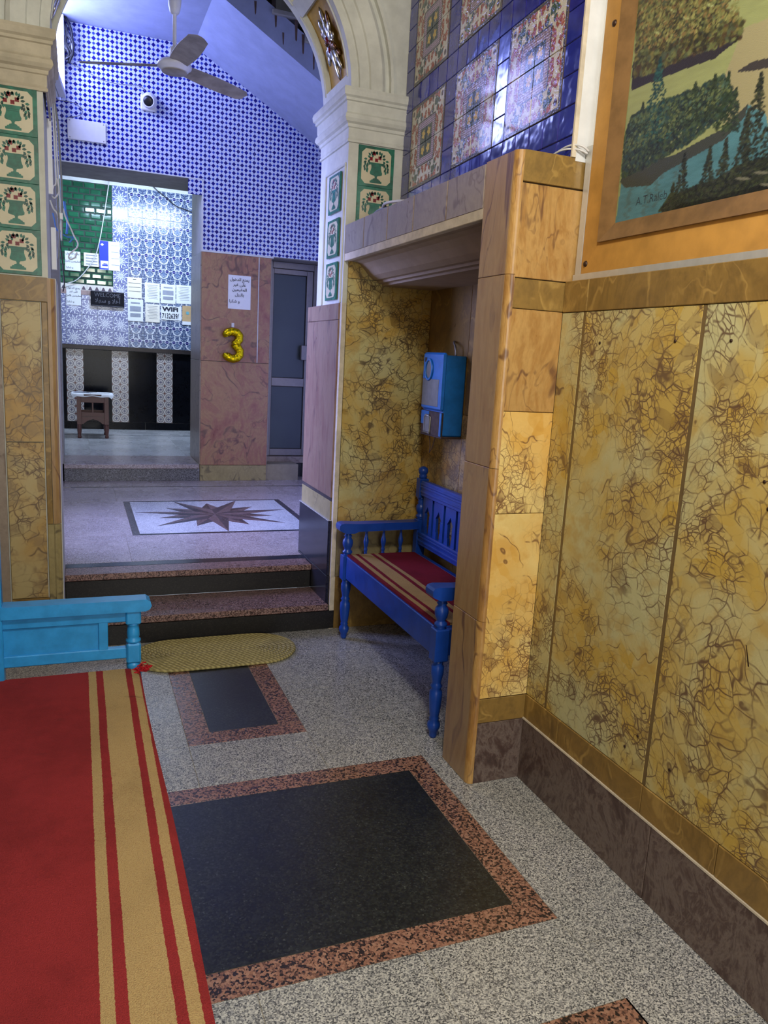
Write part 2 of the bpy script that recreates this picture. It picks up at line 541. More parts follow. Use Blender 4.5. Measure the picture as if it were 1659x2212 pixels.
def mat_ornate():
    t = T('tile_ornate')
    p = t.co()
    x, y, z = t.sep(p)
    ax = x.abs()
    w = t.warp(t.vec(ax, 0.0, z), 40, 0.012, 1)
    e = t.voro(w, 62, 'DISTANCE_TO_EDGE')
    col = t.mix(e.step(0.10, 0.22), rgb(54, 74, 116), rgb(176, 188, 206))
    arc = ((ax * ax + (z + 0.03) * (z + 0.03)).sqrt() - 0.052).abs()
    col = t.mix(arc.step(0.007, 0.004), col, rgb(224, 228, 234))
    arc2 = (((ax - 0.083) * (ax - 0.083) + (z - 0.06) * (z - 0.06)).sqrt() - 0.055).abs()
    col = t.mix(arc2.step(0.006, 0.004), col, rgb(224, 228, 234))
    k = ((ax - 0.042) * (ax - 0.042) + (z - 0.0) * (z - 0.0)).sqrt()
    col = t.mix(k.step(0.027, 0.024), col, rgb(214, 220, 232))
    col = t.mix(k.step(0.022, 0.019), col, rgb(38, 42, 104))
    col = t.mix(z.abs().step(0.004, 0.002) * k.step(0.021, 0.019), col, rgb(130, 130, 186))
    k2 = (ax * ax + (z + 0.035) * (z + 0.035)).sqrt()
    col = t.mix(k2.step(0.020, 0.017), col, rgb(104, 124, 158))
    M['tile_ornate'] = t.done(col, 0.16, 0, 0.5, bump=e, bdist=0.001)


def mat_frieze():
    t = T('tile_frieze')
    x, y, z = t.sep(t.co())
    a = ((x / 0.075).frac() - 0.5).abs()
    v = z / 0.11
    tri = (v - (0.5 - a) * 0.75).step(0.03, -0.03) * v.gt(-0.1)
    col = t.mix(v.gt(0.30), rgb(150, 130, 128), rgb(226, 220, 210))
    col = t.mix((v + 0.0).step(0.42, 0.40) * (a - (0.30 - v * 0.7)).step(0.06, 0.0) * v.gt(-0.02), rgb(222, 216, 208), rgb(70, 60, 84))
    col = t.mix(v.gt(0.36), col, rgb(226, 220, 210))
    col = t.mix(v.lt(-0.06), col, rgb(156, 132, 132))
    M['tile_frieze'] = t.done(col, 0.3)


for f in (mat_checker, mat_blue, mat_panel, mat_circles, mat_star, mat_ornate, mat_frieze):
    f()


def mat_stripes(name, red, tan, sign=-1.0):
    """woven runner: stripes run along Y, measured from the front edge at local x = 0 inwards"""
    t = T(name)
    p = t.co()
    x, y, z = t.sep(p)
    wob = (t.noise(p, 9, 3) - 0.5) * 0.004 + (t.noise(p, 160, 2) - 0.5) * 0.004
    d = x * sign + wob
    s = None
    for a, b in ((0.024, 0.047), (0.066, 0.135), (0.156, 0.179)):
        k = d.step(a - 0.0006, a + 0.0006) * d.step(b + 0.0006, b - 0.0006)
        s = k if s is None else s.max(k)
    n = t.noise(p, 420, 2)
    n2 = t.noise(p, 5, 5, 0.65)
    r = t.mix(n2.step(0.35, 0.7), red, tuple(c * 0.72 for c in red[:3]) + (1,))
    g = t.mix(n2.step(0.4, 0.75), tan, tuple(c * 0.8 for c in tan[:3]) + (1,))
    col = t.mix(s, r, g)
    col = t.mix(n.step(0.35, 0.75) * 0.35, col, tuple(c * 0.45 for c in red[:3]) + (1,))
    stain = t.noise(t.vmul(p, (1.4, 5.0, 1)), 4.0, 3).step(0.66, 0.74)
    col = t.mix(stain * 0.4, col, rgb(70, 34, 30))
    M[name] = t.done(col, 0.92, 0, 0.15, bump=n, bdist=0.003)


mat_stripes('carpet_stripes', rgb(146, 46, 47), rgb(178, 152, 102))
mat_stripes('carpet_stripes_bench', rgb(124, 28, 46), rgb(176, 148, 100), 1.0)
t = T('carpet_red')
n = t.noise(t.co(), 300, 2)
M['carpet_red'] = t.done(t.mix(n, rgb(150, 26, 34), rgb(190, 40, 46)), 0.95, 0, 0.1, bump=n, bdist=0.002)
t = T('straw_braid')
p = t.co()
x, y, z = t.sep(p)
n = t.noise(p, 60, 3, 0.6)
wv = (((x + y * 0.6) * 260.0 + n * 4).sin() * 0.5 + 0.5)
M['straw_braid'] = t.done(t.mix(wv * 0.6 + n * 0.4, rgb(116, 106, 64), rgb(200, 186, 126)), 0.85, 0, 0.2, bump=wv, bdist=0.003)
t = T('glass_frosted')
n = t.noise(t.co(), 2.5, 3)
M['glass_frosted'] = t.done(t.mix(n, rgb(52, 60, 66), rgb(74, 86, 90)), 0.3, 0, 0.5)
t = T('painting_canvas')
M['painting_canvas'] = t.done(t.attr('paint'), 0.45, 0, 0.4, bump=t.noise(t.vmul(t.co(), (1, 1, 3)), 160, 3), bdist=0.0008)


def emitter(name, c, strength):
    t = T(name)
    M[name] = t.done(c, 0.5, emit=c, estr=strength)


emitter('window_daylight', (0.40, 0.46, 1.0, 1), 17.0)
emitter('lamp_warm', (1.0, 0.90, 0.74, 1), 14.0)
emitter('lamp_cool', (0.58, 0.72, 1.0, 1), 40.0)


# ------------------------------------------------------------------ mesh helpers
class MB:
    """collects shapes into one mesh"""

    def __init__(s):
        s.v, s.f, s.mi, s.mats, s.sm = [], [], [], [], []
        s.cur, s.smooth = 0, False

    def mat(s, name):
        if name not in s.mats:
            s.mats.append(name)
        s.cur = s.mats.index(name)
        return s

    def add(s, verts, faces, smooth=None):
        o = len(s.v)
        s.v += [tuple(p) for p in verts]
        for f in faces:
            s.f.append([i + o for i in f])
            s.mi.append(s.cur)
            s.sm.append(s.smooth if smooth is None else smooth)
        return s

    def box(s, x0, x1, y0, y1, z0, z1, c=0.0):
        if x0 > x1: x0, x1 = x1, x0
        if y0 > y1: y0, y1 = y1, y0
        if z0 > z1: z0, z1 = z1, z0
        c = min(c, (x1 - x0) * 0.45, (y1 - y0) * 0.45, (z1 - z0) * 0.45)
        if c <= 0:
            v = [(x, y, z) for z in (z0, z1) for y in (y0, y1) for x in (x0, x1)]
            return s.add(v, [(0, 2, 3, 1), (4, 5, 7, 6), (0, 1, 5, 4), (2, 6, 7, 3), (0, 4, 6, 2), (1, 3, 7, 5)], False)
        X, Y, Z = (x0, x1), (y0, y1), (z0, z1)
        idx, v = {}, []
        for i in (0, 1):
            for j in (0, 1):
                for k in (0, 1):
                    for ax in range(3):
                        q = [X[i], Y[j], Z[k]]
                        sg = [c if i == 0 else -c, c if j == 0 else -c, c if k == 0 else -c]
                        for b in range(3):
                            if b != ax:
                                q[b] += sg[b]
                        idx[(i, j, k, ax)] = len(v)
                        v.append(q)
        F = []

        def face(ids):
            P = [Vector(v[q]) for q in ids]
            n = (P[1] - P[0]).cross(P[2] - P[0])
            ctr = sum(P, Vector()) / len(P) - Vector(((x0 + x1) / 2, (y0 + y1) / 2, (z0 + z1) / 2))
            F.append(tuple(ids) if n.dot(ctr) > 0 else tuple(reversed(ids)))
        for a in (0, 1):
            face([idx[(a, j, k, 0)] for j, k in ((0, 0), (1, 0), (1, 1), (0, 1))])
            face([idx[(j, a, k, 1)] for j, k in ((0, 0), (1, 0), (1, 1), (0, 1))])
            face([idx[(j, k, a, 2)] for j, k in ((0, 0), (1, 0), (1, 1), (0, 1))])
        for a in (0, 1):
            for b in (0, 1):
                face([idx[(0, a, b, 1)], idx[(1, a, b, 1)], idx[(1, a, b, 2)], idx[(0, a, b, 2)]])
                face([idx[(a, 0, b, 0)], idx[(a, 1, b, 0)], idx[(a, 1, b, 2)], idx[(a, 0, b, 2)]])
                face([idx[(a, b, 0, 0)], idx[(a, b, 1, 0)], idx[(a, b, 1, 1)], idx[(a, b, 0, 1)]])
        for i in (0, 1):
            for j in (0, 1):
                for k in (0, 1):
                    face([idx[(i, j, k, 0)], idx[(i, j, k, 1)], idx[(i, j, k, 2)]])
        return s.add(v, F, False)

    def lathe(s, prof, base=(0, 0, 0), axis='z', n=16):
        """prof: (radius, height) pairs"""
        v, f = [], []
        for r, h in prof:
            for k in range(n):
                a = 2 * PI * k / n
                q = (r * math.cos(a), r * math.sin(a), h)
                if axis == 'x': q = (h, q[0], q[1])
                if axis == 'y': q = (q[1], h, q[0])
                v.append((q[0] + base[0], q[1] + base[1], q[2] + base[2]))
        for i in range(len(prof) - 1):
            for k in range(n):
                a, b = i * n + k, i * n + (k + 1) % n
                f.append((a, b, b + n, a + n))
        f.append(tuple(range(n - 1, -1, -1)))
        f.append(tuple(range((len(prof) - 1) * n, len(prof) * n)))
        return s.add(v, f, True)

    def prism(s, pts, d0, d1, plane='xz'):
        """closed outline (counter-clockwise) drawn in a plane, with depth from d0 to d1 along the third axis"""
        def P(a, b, d):
            return {'xz': (a, d, b), 'yz': (d, a, b), 'xy': (a, b, d)}[plane]
        n = len(pts)
        v = [P(a, b, d0) for a, b in pts] + [P(a, b, d1) for a, b in pts]
        f = [tuple(range(n)), tuple(range(2 * n - 1, n - 1, -1))]
        for i in range(n):
            j = (i + 1) % n
            f.append((i, i + n, j + n, j))
        return s.add(v, f, False)

    def tube(s, pts, r, n=8, closed=False):
        pts = [Vector(p) for p in pts]
        m = len(pts)
        rr = r if isinstance(r, (list, tuple)) else [r] * m
        v, f = [], []
        up = Vector((0.13, 0.31, 0.94)).normalized()
        for i, p in enumerate(pts):
            a = pts[(i - 1) % m] if (closed or i > 0) else p
            b = pts[(i + 1) % m] if (closed or i < m - 1) else p
            d = (b - a)
            d = d.normalized() if d.length > 1e-9 else Vector((0, 0, 1))
            u = d.cross(up)
            u = u.normalized() if u.length > 1e-4 else d.orthogonal().normalized()
            w = d.cross(u)
            for k in range(n):
                q = p + (u * math.cos(2 * PI * k / n) + w * math.sin(2 * PI * k / n)) * rr[i]
                v.append(q)
        for i in range(m if closed else m - 1):
            for k in range(n):
                a, b = i * n + k, i * n + (k + 1) % n
                c, d = ((i + 1) % m) * n + (k + 1) % n, ((i + 1) % m) * n + k
                f.append((a, b, c, d))
        if not closed:
            f.append(tuple(range(n - 1, -1, -1)))
            f.append(tuple(range((m - 1) * n, m * n)))
        return s.add(v, f, True)

    def ell(s, c, r, n=10, m=6, rot=None):
        v, f = [], []
        R = rot or Matrix.Identity(3)
        for i in range(m + 1):
            th = PI * i / m
            for k in range(n):
                ph = 2 * PI * k / n
                q = Vector((r[0] * math.sin(th) * math.cos(ph), r[1] * math.sin(th) * math.sin(ph), r[2] * math.cos(th)))
                v.append(R @ q + Vector(c))
        for i in range(m):
            for k in range(n):
                a, b = i * n + k, i * n + (k + 1) % n
                f.append((a, a + n, b + n, b))
        return s.add(v, f, True)

    def grid(s, fn, nu, nv, smooth=True):
        v = [fn(i / nu, j / nv) for j in range(nv + 1) for i in range(nu + 1)]
        f = [(j * (nu + 1) + i, j * (nu + 1) + i + 1, (j + 1) * (nu + 1) + i + 1, (j + 1) * (nu + 1) + i) for j in range(nv) for i in range(nu)]
        return s.add(v, f, smooth)

    def flat(s, pts, d, plane='xz'):
        """a flat printed shape facing -d"""
        def P(a, b):
            return {'xz': (a, d, b), 'yz': (d, a, b), 'xy': (a, b, d)}[plane]
        return s.add([P(a, b) for a, b in pts], [tuple(range(len(pts)))], False)

    def mesh(s, name, mat=None):
        m = bpy.data.meshes.new(name)
        m.from_pydata(s.v, [], s.f)
        for k in (s.mats or [mat]):
            m.materials.append(M[k])
        if s.mats:
            m.polygons.foreach_set('material_index', s.mi)
        m.polygons.foreach_set('use_smooth', s.sm)
        m.update()
        return m

    def build(s, name, mat=None, parent=None, loc=(0, 0, 0), recenter=True):
        """link as one object; vertices are in world coordinates, the origin goes to the middle of its base"""
        o = Vector(loc)
        if recenter and s.v:
            a = np.array(s.v)
            lo, hi = a.min(0), a.max(0)
            o = Vector(((lo[0] + hi[0]) / 2, (lo[1] + hi[1]) / 2, (lo[2] + hi[2]) / 2 if parent else lo[2]))
            s.v = [tuple(q) for q in (a - np.array(o))]
        return link(name, s.mesh(name, mat), parent, o)


def link(name, mesh, parent=None, loc=(0, 0, 0), rotz=0.0):
    ob = bpy.data.objects.new(name, mesh)
    COL.objects.link(ob)
    set_parent(ob, parent, loc)
    ob.rotation_euler = (0, 0, rotz)
    return ob


WPOS = {}


def set_parent(ob, parent, world):
    w = Vector(world)
    WPOS[ob.name] = w
    if parent is not None:
        ob.parent = parent
        ob.location = w - WPOS[parent.name]
    else:
        ob.location = w


def empty(name, loc):
    o = bpy.data.objects.new(name, None)
    o.empty_display_size = 0.05
    COL.objects.link(o)
    set_parent(o, None, loc)
    return o


def tag(o, label=None, cat=None, group=None, kind=None):
    if label: o['label'] = label
    if cat: o['category'] = cat
    if group: o['group'] = group
    if kind: o['kind'] = kind
    return o


def struct(o, label, cat):
    return tag(o, label, cat, kind='structure')


def sbox(name, mat, x0, x1, y0, y1, z0, z1, parent=None, c=0.0):
    return MB().box(x0, x1, y0, y1, z0, z1, c).build(name, mat, parent)


_cache = {}


def piece(name, mat, x0, x1, y0, y1, z0, z1, parent, c=0.0012, rotz=0.0):
    """a rectangular slab or tile as its own object; alike sizes share one mesh"""
    sx, sy, sz = abs(x1 - x0), abs(y1 - y0), abs(z1 - z0)
    key = (round(sx, 4), round(sy, 4), round(sz, 4), mat, c)
    if key not in _cache:
        _cache[key] = MB().box(-sx / 2, sx / 2, -sy / 2, sy / 2, -sz / 2, sz / 2, c).mesh(name, mat)
    return link(name, _cache[key], parent, ((x0 + x1) / 2, (y0 + y1) / 2, (z0 + z1) / 2), rotz)


def smooth_path(pts, n=6):
    """Catmull-Rom through the given points"""
    P = [Vector(p) for p in pts]
    out = []
    for i in range(len(P) - 1):
        a, b, c, d = P[max(i - 1, 0)], P[i], P[i + 1], P[min(i + 2, len(P) - 1)]
        for k in range(n):
            u = k / n
            out.append(0.5 * ((2 * b) + (c - a) * u + (2 * a - 5 * b + 4 * c - d) * u * u + (3 * b - a - 3 * c + d) * u ** 3))
    out.append(P[-1])
    return out


# ------------------------------------------------------------------ lettering
AR = {  # letter: isolated, final, initial, medial
    'ا': ('\uFE8D', '\uFE8E', None, None), 'أ': ('\uFE83', '\uFE84', None, None), 'د': ('\uFEA9', '\uFEAA', None, None),
    'ر': ('\uFEAD', '\uFEAE', None, None), 'ز': ('\uFEAF', '\uFEB0', None, None), 'و': ('\uFEED', '\uFEEE', None, None),
    'ي': ('\uFEF1', '\uFEF2', '\uFEF3', '\uFEF4'), 'م': ('\uFEE1', '\uFEE2', '\uFEE3', '\uFEE4'), 'ن': ('\uFEE5', '\uFEE6', '\uFEE7', '\uFEE8'),
    'ع': ('\uFEC9', '\uFECA', '\uFECB', '\uFECC'), 'غ': ('\uFECD', '\uFECE', '\uFECF', '\uFED0'), 'ل': ('\uFEDD', '\uFEDE', '\uFEDF', '\uFEE0'),
    'خ': ('\uFEA5', '\uFEA6', '\uFEA7', '\uFEA8'), 'ى': ('\uFEEF', '\uFEF0', None, None), 'ق': ('\uFED5', '\uFED6', '\uFED7', '\uFED8'),
    'ب': ('\uFE8F', '\uFE90', '\uFE91', '\uFE92'), 'ش': ('\uFEB5', '\uFEB6', '\uFEB7', '\uFEB8'), 'ك': ('\uFED9', '\uFEDA', '\uFEDB', '\uFEDC'),
    'ه': ('\uFEE9', '\uFEEA', '\uFEEB', '\uFEEC'), 'س': ('\uFEB1', '\uFEB2', '\uFEB3', '\uFEB4'),
}


def arabic(s):
    words = []
    for w in s.split(' '):
        out = []
        i = 0
        prev = False
        while i < len(w):
            ch = w[i]
            if ch == 'ل' and i + 1 < len(w) and w[i + 1] == 'ا':
                out.append('\uFEFC' if prev else '\uFEFB'); prev = False; i += 2
                continue
            iso, fin, ini, med = AR[ch]
            nxt = i + 1 < len(w)
            if prev and nxt and med: out.append(med); prev = True
            elif prev: out.append(fin); prev = False
            elif nxt and ini: out.append(ini); prev = True
            else: out.append(iso); prev = False
            i += 1
        words.append(''.join(reversed(out)))
    return ' '.join(reversed(words))


def text_mesh(body, size, align='CENTER', bold=0.0, res=2):
    cu = bpy.data.curves.new('lettering', 'FONT')
    cu.body = body
    cu.size = size
    cu.align_x = align
    cu.resolution_u = res
    cu.offset = bold
    ob = bpy.data.objects.new('lettering_tmp', cu)
    COL.objects.link(ob)
    dg = bpy.context.evaluated_depsgraph_get()
    me = ob.evaluated_get(dg).to_mesh()
    v = [tuple(q.co) for q in me.vertices]
    f = [tuple(p.vertices) for p in me.polygons]
    ob.evaluated_get(dg).to_mesh_clear()
    bpy.data.objects.remove(ob)
    bpy.data.curves.remove(cu)
    return v, f


def put_text(mb, body, size, x, z, d, align='CENTER', bold=0.0, sx=1.0, sz=1.0):
    v, f = text_mesh(body, size, align, bold)
    mb.add([(x + a * sx, d, z + b * sz) for a, b, _ in v], f, False)

# ================================================================== THE PLACE
XR, XP, YA, XN = 1.505, 1.288, 3.965, 1.79      # right wall, pier / jamb face, arch wall, niche back
ZU, ZB = 0.29, 0.445                            # floor of the star room, floor of the back room
YB, YB2, YC = 7.32, 7.95, 10.40                 # back wall (front, rear face), far wall

# ------------------------------------------------------------------ hall floor
fl = struct(sbox('floor', 'grout', -0.45, 1.95, -1.65, 4.30, -0.08, -0.0015), 'grey speckled granite hall floor with black and pink inlaid panels', 'floor')


def slabs(parent, mat, name, xs, ys, top, gap=0.0008, th=0.018):
    for a, b in zip(xs[:-1], xs[1:]):
        for c, d in zip(ys[:-1], ys[1:]):
            piece(name, mat, a + gap, b - gap, c + gap, d - gap, top - th, top, parent, 0.0004)


slabs(fl, 'granite_grey', 'granite_slab', [1.217, XR], [-1.6, -0.9, -0.3, 0.25, 0.75, 1.15, 1.464, 1.87, 2.275, 2.48], 0)
slabs(fl, 'granite_grey', 'granite_slab', [1.217, 1.50, XN + 0.1], [2.48, 2.85, 3.22, 3.6, 3.97], 0)
slabs(fl, 'granite_grey', 'granite_slab', [-0.42, 0.0, 0.37, 0.84, 1.217], [2.508, 2.81], 0)
slabs(fl, 'granite_grey', 'granite_slab', [-0.42, -0.05, 0.37, 0.8, 1.217], [1.28, 1.57], 0)
slabs(fl, 'granite_grey', 'granite_slab', [-0.42, 0.37], [2.81, 3.3, 3.97], 0)
slabs(fl, 'granite_grey', 'granite_slab', [0.84, 1.217], [2.81, 3.2, 3.6, 3.97], 0)
slabs(fl, 'granite_grey', 'granite_slab', [0.37, 0.84], [3.64, 3.97], 0)
slabs(fl, 'granite_grey', 'granite_slab', [-0.42, -0.17], [1.57, 2.04, 2.508], 0)
slabs(fl, 'granite_grey', 'granite_slab', [-0.42, -0.17], [-1.6, -0.6, 0.3, 1.28], 0)
slabs(fl, 'granite_grey', 'granite_slab', [-0.17, 0.5, 1.217], [-1.6, -0.9, -0.3, 0.3], 0)


def inlay(x0, x1, y0, y1, b):
    slabs(fl, 'granite_pink', 'border_strip', [x0, x1], [y1 - b, y1], 0)
    slabs(fl, 'granite_pink', 'border_strip', [x0, x1], [y0, y0 + b], 0)
    slabs(fl, 'granite_pink', 'border_strip', [x0, x0 + b], [y0 + b, y1 - b], 0)
    slabs(fl, 'granite_pink', 'border_strip', [x1 - b, x1], [y0 + b, y1 - b], 0)
    slabs(fl, 'granite_black', 'black_slab', [x0 + b, x1 - b], [y0 + b, y1 - b], 0)


inlay(-0.17, 1.217, 1.57, 2.508, 0.091)
inlay(0.37, 0.84, 2.81, 3.64, 0.094)
inlay(-0.17, 1.224, 0.3, 1.28, 0.088)

# ------------------------------------------------------------------ right wall
wr = struct(sbox('wall_right', 'grout_dark', XR + 0.010, 1.80, -1.65, 2.275, -0.05, 1.783), 'right wall clad in yellow veined marble over a dark skirting', 'wall')
yb = [2.263, 2.140, 1.621, 1.10, 0.58, 0.06, -0.5, -1.1, -1.6]
for a, b in zip(yb[:-1], yb[1:]):
    piece('marble_panel', 'marble_yellow', XR, XR + 0.014, b + 0.0075, a - 0.0075 if a < 2.2 else a, 0.332, 1.682, wr, 0.0006)
    sbox('groove_strip', 'groove_brown', XR + 0.0012, XR + 0.012, b - 0.0074, b + 0.0074, 0.332, 1.682, wr)
for a, b in zip([2.263, 2.05, 1.62, 1.33, 0.8, 0.2, -0.5, -1.6][:-1], [2.05, 1.62, 1.33, 0.8, 0.2, -0.5, -1.6]):
    piece('band_strip', 'marble_ochre', XR - 0.003, XR + 0.014, b + 0.0008, a - 0.0008, 0.2395, 0.330, wr, 0.002)
for a, b in zip([2.263, 1.564, 0.9, 0.2, -0.6, -1.6][:-1], [1.564, 0.9, 0.2, -0.6, -1.6]):
    piece('skirting_slab', 'marble_dark_brown', XR - 0.006, XR + 0.014, b + 0.001, a - 0.001, 0.0, 0.235, wr, 0.002)
for a, b in zip([2.263, 2.13, 1.4, 0.6, -0.4, -1.6][:-1], [2.13, 1.4, 0.6, -0.4, -1.6]):
    piece('band_strip', 'marble_ochre', XR - 0.003, XR + 0.014, b + 0.0008, a - 0.0008, 1.684, 1.783, wr, 0.002)
sbox('grout_line', 'plaster_trim', XR - 0.0075, XR + 0.012, -1.6, 2.263, 0.2345, 0.240, wr)
sbox('plaster_face', 'plaster_white', 1.552, 1.80, -1.65, 2.30, 1.783, 3.95, wr)
for u, v in ((1459, 737), (1580, 736), (1350, 1612), (1378, 1590), (1447, 1663), (1652, 1041), (1296, 741), (1660, 1100)):
    p = at(u, v, x=XR)
    MB().lathe([(0.0045, -0.002), (0.0045, 0.0), (0.002, 0.001)], (XR - 0.0, p.y, p.z), 'x', 8).build('screw', 'bolt_brown', wr)

a_, b_ = at(1611, 1393, x=XR), at(1617, 1440, x=XR)
MB().prism([(a_.y - 0.001, a_.z), (b_.y + 0.002, b_.z), (b_.y - 0.002, b_.z), (a_.y - 0.003, a_.z)], XR - 0.0006, XR + 0.001, 'yz').build('scratch', 'bolt_brown', wr)

# ------------------------------------------------------------------ pier of the niche
wp = struct(sbox('wall_pier', 'grout_dark', XP + 0.012, 1.552, 2.277, 2.462, -0.03, 2.163), 'slim marble pier between the niche and the painting', 'wall')
rows = [(0.0, 0.2345, 'marble_dark_brown', XR), (0.2365, 0.328, 'marble_ochre', XR), (0.331, 1.004, 'marble_yellow_bright', XR), (1.006, 1.352, 'marble_yellow_bright', XR),
        (1.354, 1.684, 'marble_orange', XR), (1.686, 1.779, 'marble_ochre', XR), (1.782, 2.068, 'marble_orange', 1.548), (2.073, 2.166, 'marble_ochre', 1.552)]
for z0, z1, m, xr in rows:
    piece('marble_block', m, XP + 0.024, xr, 2.263, 2.279, z0, z1, wp, 0.0015)
zj = [0.0, 0.62, 1.16, 1.79, 2.165]
R0 = 0.024
for a, b in zip(zj[:-1], zj[1:]):
    piece('side_slab', 'marble_pier_side', XP, XP + 0.014, 2.263 + R0, 2.470, a + 0.0008, b - 0.0008, wp, 0.0015)
    pts = [(XP + R0, 2.263 + R0), (XP, 2.263 + R0)] + [(XP + R0 - R0 * math.sin(q), 2.263 + R0 - R0 * math.cos(q)) for q in [PI / 2 * (1 - k / 6) for k in range(7)]]
    MB().prism(pts[::-1], a + 0.0008, b - 0.0008, 'xy').build('rounded_edge', 'marble_orange', wp)

# ------------------------------------------------------------------ niche: lintel, cornice, inner walls
wn = struct(sbox('wall_niche', 'grout_dark', XN + 0.01, 1.95, 2.46, 3.98, -0.05, 2.16), 'shaded marble-lined niche holding the bench', 'wall')
ln_ = struct(sbox('trim_1', 'marble_ochre', XP + 0.004, 1.62, 2.462, YA, 2.016, 2.157), 'grey marble lintel with a plaster cornice over the niche', 'lintel')
yl = [2.472, 2.765, 3.078, 3.371, 3.678, 3.963]
for a, b in zip(yl[:-1], yl[1:]):
    piece('lintel_slab', 'marble_grey', XP, XP + 0.014, a + 0.004, b - 0.004, 2.020, 2.160, ln_, 0.001)
MB().box(XP + 0.002, XP + 0.03, 2.472, YA, 1.984, 2.021, 0.002).build('lintel_edge', 'plaster_trim', ln_)
MB().prism([(1.31, 1.985), (1.345, 1.984), (1.372, 1.974), (1.398, 1.950), (1.425, 1.920), (1.452, 1.902), (1.472, 1.900), (1.474, 1.888), (1.498, 1.886), (1.50, 1.876), (XN + 0.02, 1.876), (XN + 0.02, 2.02), (1.31, 2.02)], 2.470, YA, 'xz').build('cornice', 'plaster_soffit', ln_)
for a, b in zip([2.47, 2.98, 3.48, 3.965][:-1], [2.98, 3.48, 3.965]):
    for c, d in zip([0, 0.62, 1.25, 1.88][:-1], [0.62, 1.25, 1.88]):
        piece('niche_slab', 'marble_old' if (c > 0.6 and c < 1.2) else 'marble_ochre', XN, XN + 0.014, a + 0.001, b - 0.001, c + 0.001, d - 0.001, wn, 0.0015)
for a, b in zip([0, 0.7, 1.4, 1.98][:-1], [0.7, 1.4, 1.98]):
    piece('niche_slab', 'marble_ochre', 1.31, XR + 0.04, 2.460, 2.474, a + 0.001, b - 0.001, wp, 0.0015)
sbox('niche_return', 'marble_ochre', XR + 0.03, 1.95, 2.30, 2.474, 0, 2.0, wp)

# ------------------------------------------------------------------ cobalt tiled wall above the niche
B0, B1 = np.array([1.488, 2.265]), np.array([1.580, 3.965])
BT = (B1 - B0) / np.linalg.norm(B1 - B0)
BN = np.array([-BT[1], BT[0]])                 # towards the hall
BROT = math.atan2(-BT[1], -BT[0])
c0, c1 = B0 - BN * 0.008, B1 - BN * 0.008
wb = struct(MB().prism([(c0[0], 2.262), (1.80, 2.262), (1.80, 3.975), (c1[0], 3.975)], 2.155, 3.95, 'xy').build('wall_cobalt', 'plaster_white'), 'cobalt blue tiled wall with polychrome panels above the niche', 'wall')


def on_blue(name, mesh, s, z):
    q = B0 + BT * s
    return link(name, mesh, wb, (q[0], q[1], z), BROT)


def blue_tile(s0, s1, z0, z1):
    w, h = round(s1 - s0 - 0.0024, 4), round(z1 - z0 - 0.0024, 4)
    key = ('blue', w, h)
    if key not in _cache:
        _cache[key] = MB().box(-w / 2, w / 2, 0, 0.010, -h / 2, h / 2, 0.002).mesh('blue_tile', 'tile_cobalt')
    on_blue('blue_tile', _cache[key], (s0 + s1) / 2, (z0 + z1) / 2)


scol = [0.0, 0.112, 0.215, 0.318, 0.421, 0.525, 0.625, 0.727, 0.830, 0.932, 1.035, 1.150, 1.260, 1.370, 1.480, 1.590, 1.700]
spans = ((1, 5), (6, 10), (11, 15))
zr = [2.142, 2.237, 2.332]
z = 2.332
blocks = []
while z < 3.4:
    blocks.append((z, z + 0.390))
    zr += [z + 0.0975, z + 0.195, z + 0.2925, z + 0.390, z + 0.487]
    z += 0.487
for i in range(len(scol) - 1):
    inpan = any(a <= i < b for a, b in spans)
    for z0, z1 in zip(zr[:-1], zr[1:]):
        if z0 > 3.55 or (inpan and any(p0 - 0.01 <= z0 and z1 <= p1 + 0.01 for p0, p1 in blocks)):
            continue
        blue_tile(scol[i], scol[i + 1], z0, z1)
for a, b in spans:
    s0, s1 = scol[a], scol[b]
    w = (s1 - s0) / 2
    for p0, p1 in blocks:
        if p0 > 3.3:
            continue
        h = (p1 - p0) / 2
        for i in (-1, 1):
            for j in (-1, 1):
                key = ('poly', i, j)
                if key not in _cache:
                    xs, zs = sorted((0.001 * i, 0.2045 * i)), sorted((0.001 * j, 0.1935 * j))
                    _cache[key] = MB().box(xs[0], xs[1], -0.001, 0.010, zs[0], zs[1], 0.0015).mesh('panel_tile', 'tile_polychrome')
                o = on_blue('panel_tile', _cache[key], (s0 + s1) / 2, (p0 + p1) / 2)
                o.scale = (w / 0.2065, 1, h / 0.195)
q = B0 + BN * 0.001
sbox('edge_strip', 'plaster_trim', 1.479, 1.494, 2.258, 2.266, 2.165, 3.9, wb)

# ------------------------------------------------------------------ arch wall
AX, AR0, AZ = 0.604, 0.684, 2.80
XL, XLU = -0.083, -0.115                        # inner face of the other jamb, below and above the marble
wa = MB().mat('plaster_cream')
NA = 40


def ring(a, r, y):
    return (AX + r * math.cos(a), y, AZ + r * math.sin(a))


prof = [(AR0, 3.965), (0.722, 3.964), (0.726, 3.954), (0.774, 3.950), (0.780, 3.940), (0.838, 3.934), (0.856, 3.944), (0.860, 3.966), (0.884, 3.966), (0.888, 3.944), (0.902, 3.944), (0.910, 3.968), (0.93, 3.970)]
vv = [ring(PI * k / NA, r, y) for k in range(NA + 1) for r, y in prof]
n = len(prof)
wa.add(vv, [(k * n + i, (k + 1) * n + i, (k + 1) * n + i + 1, k * n + i + 1) for k in range(NA) for i in range(n - 1)], False)
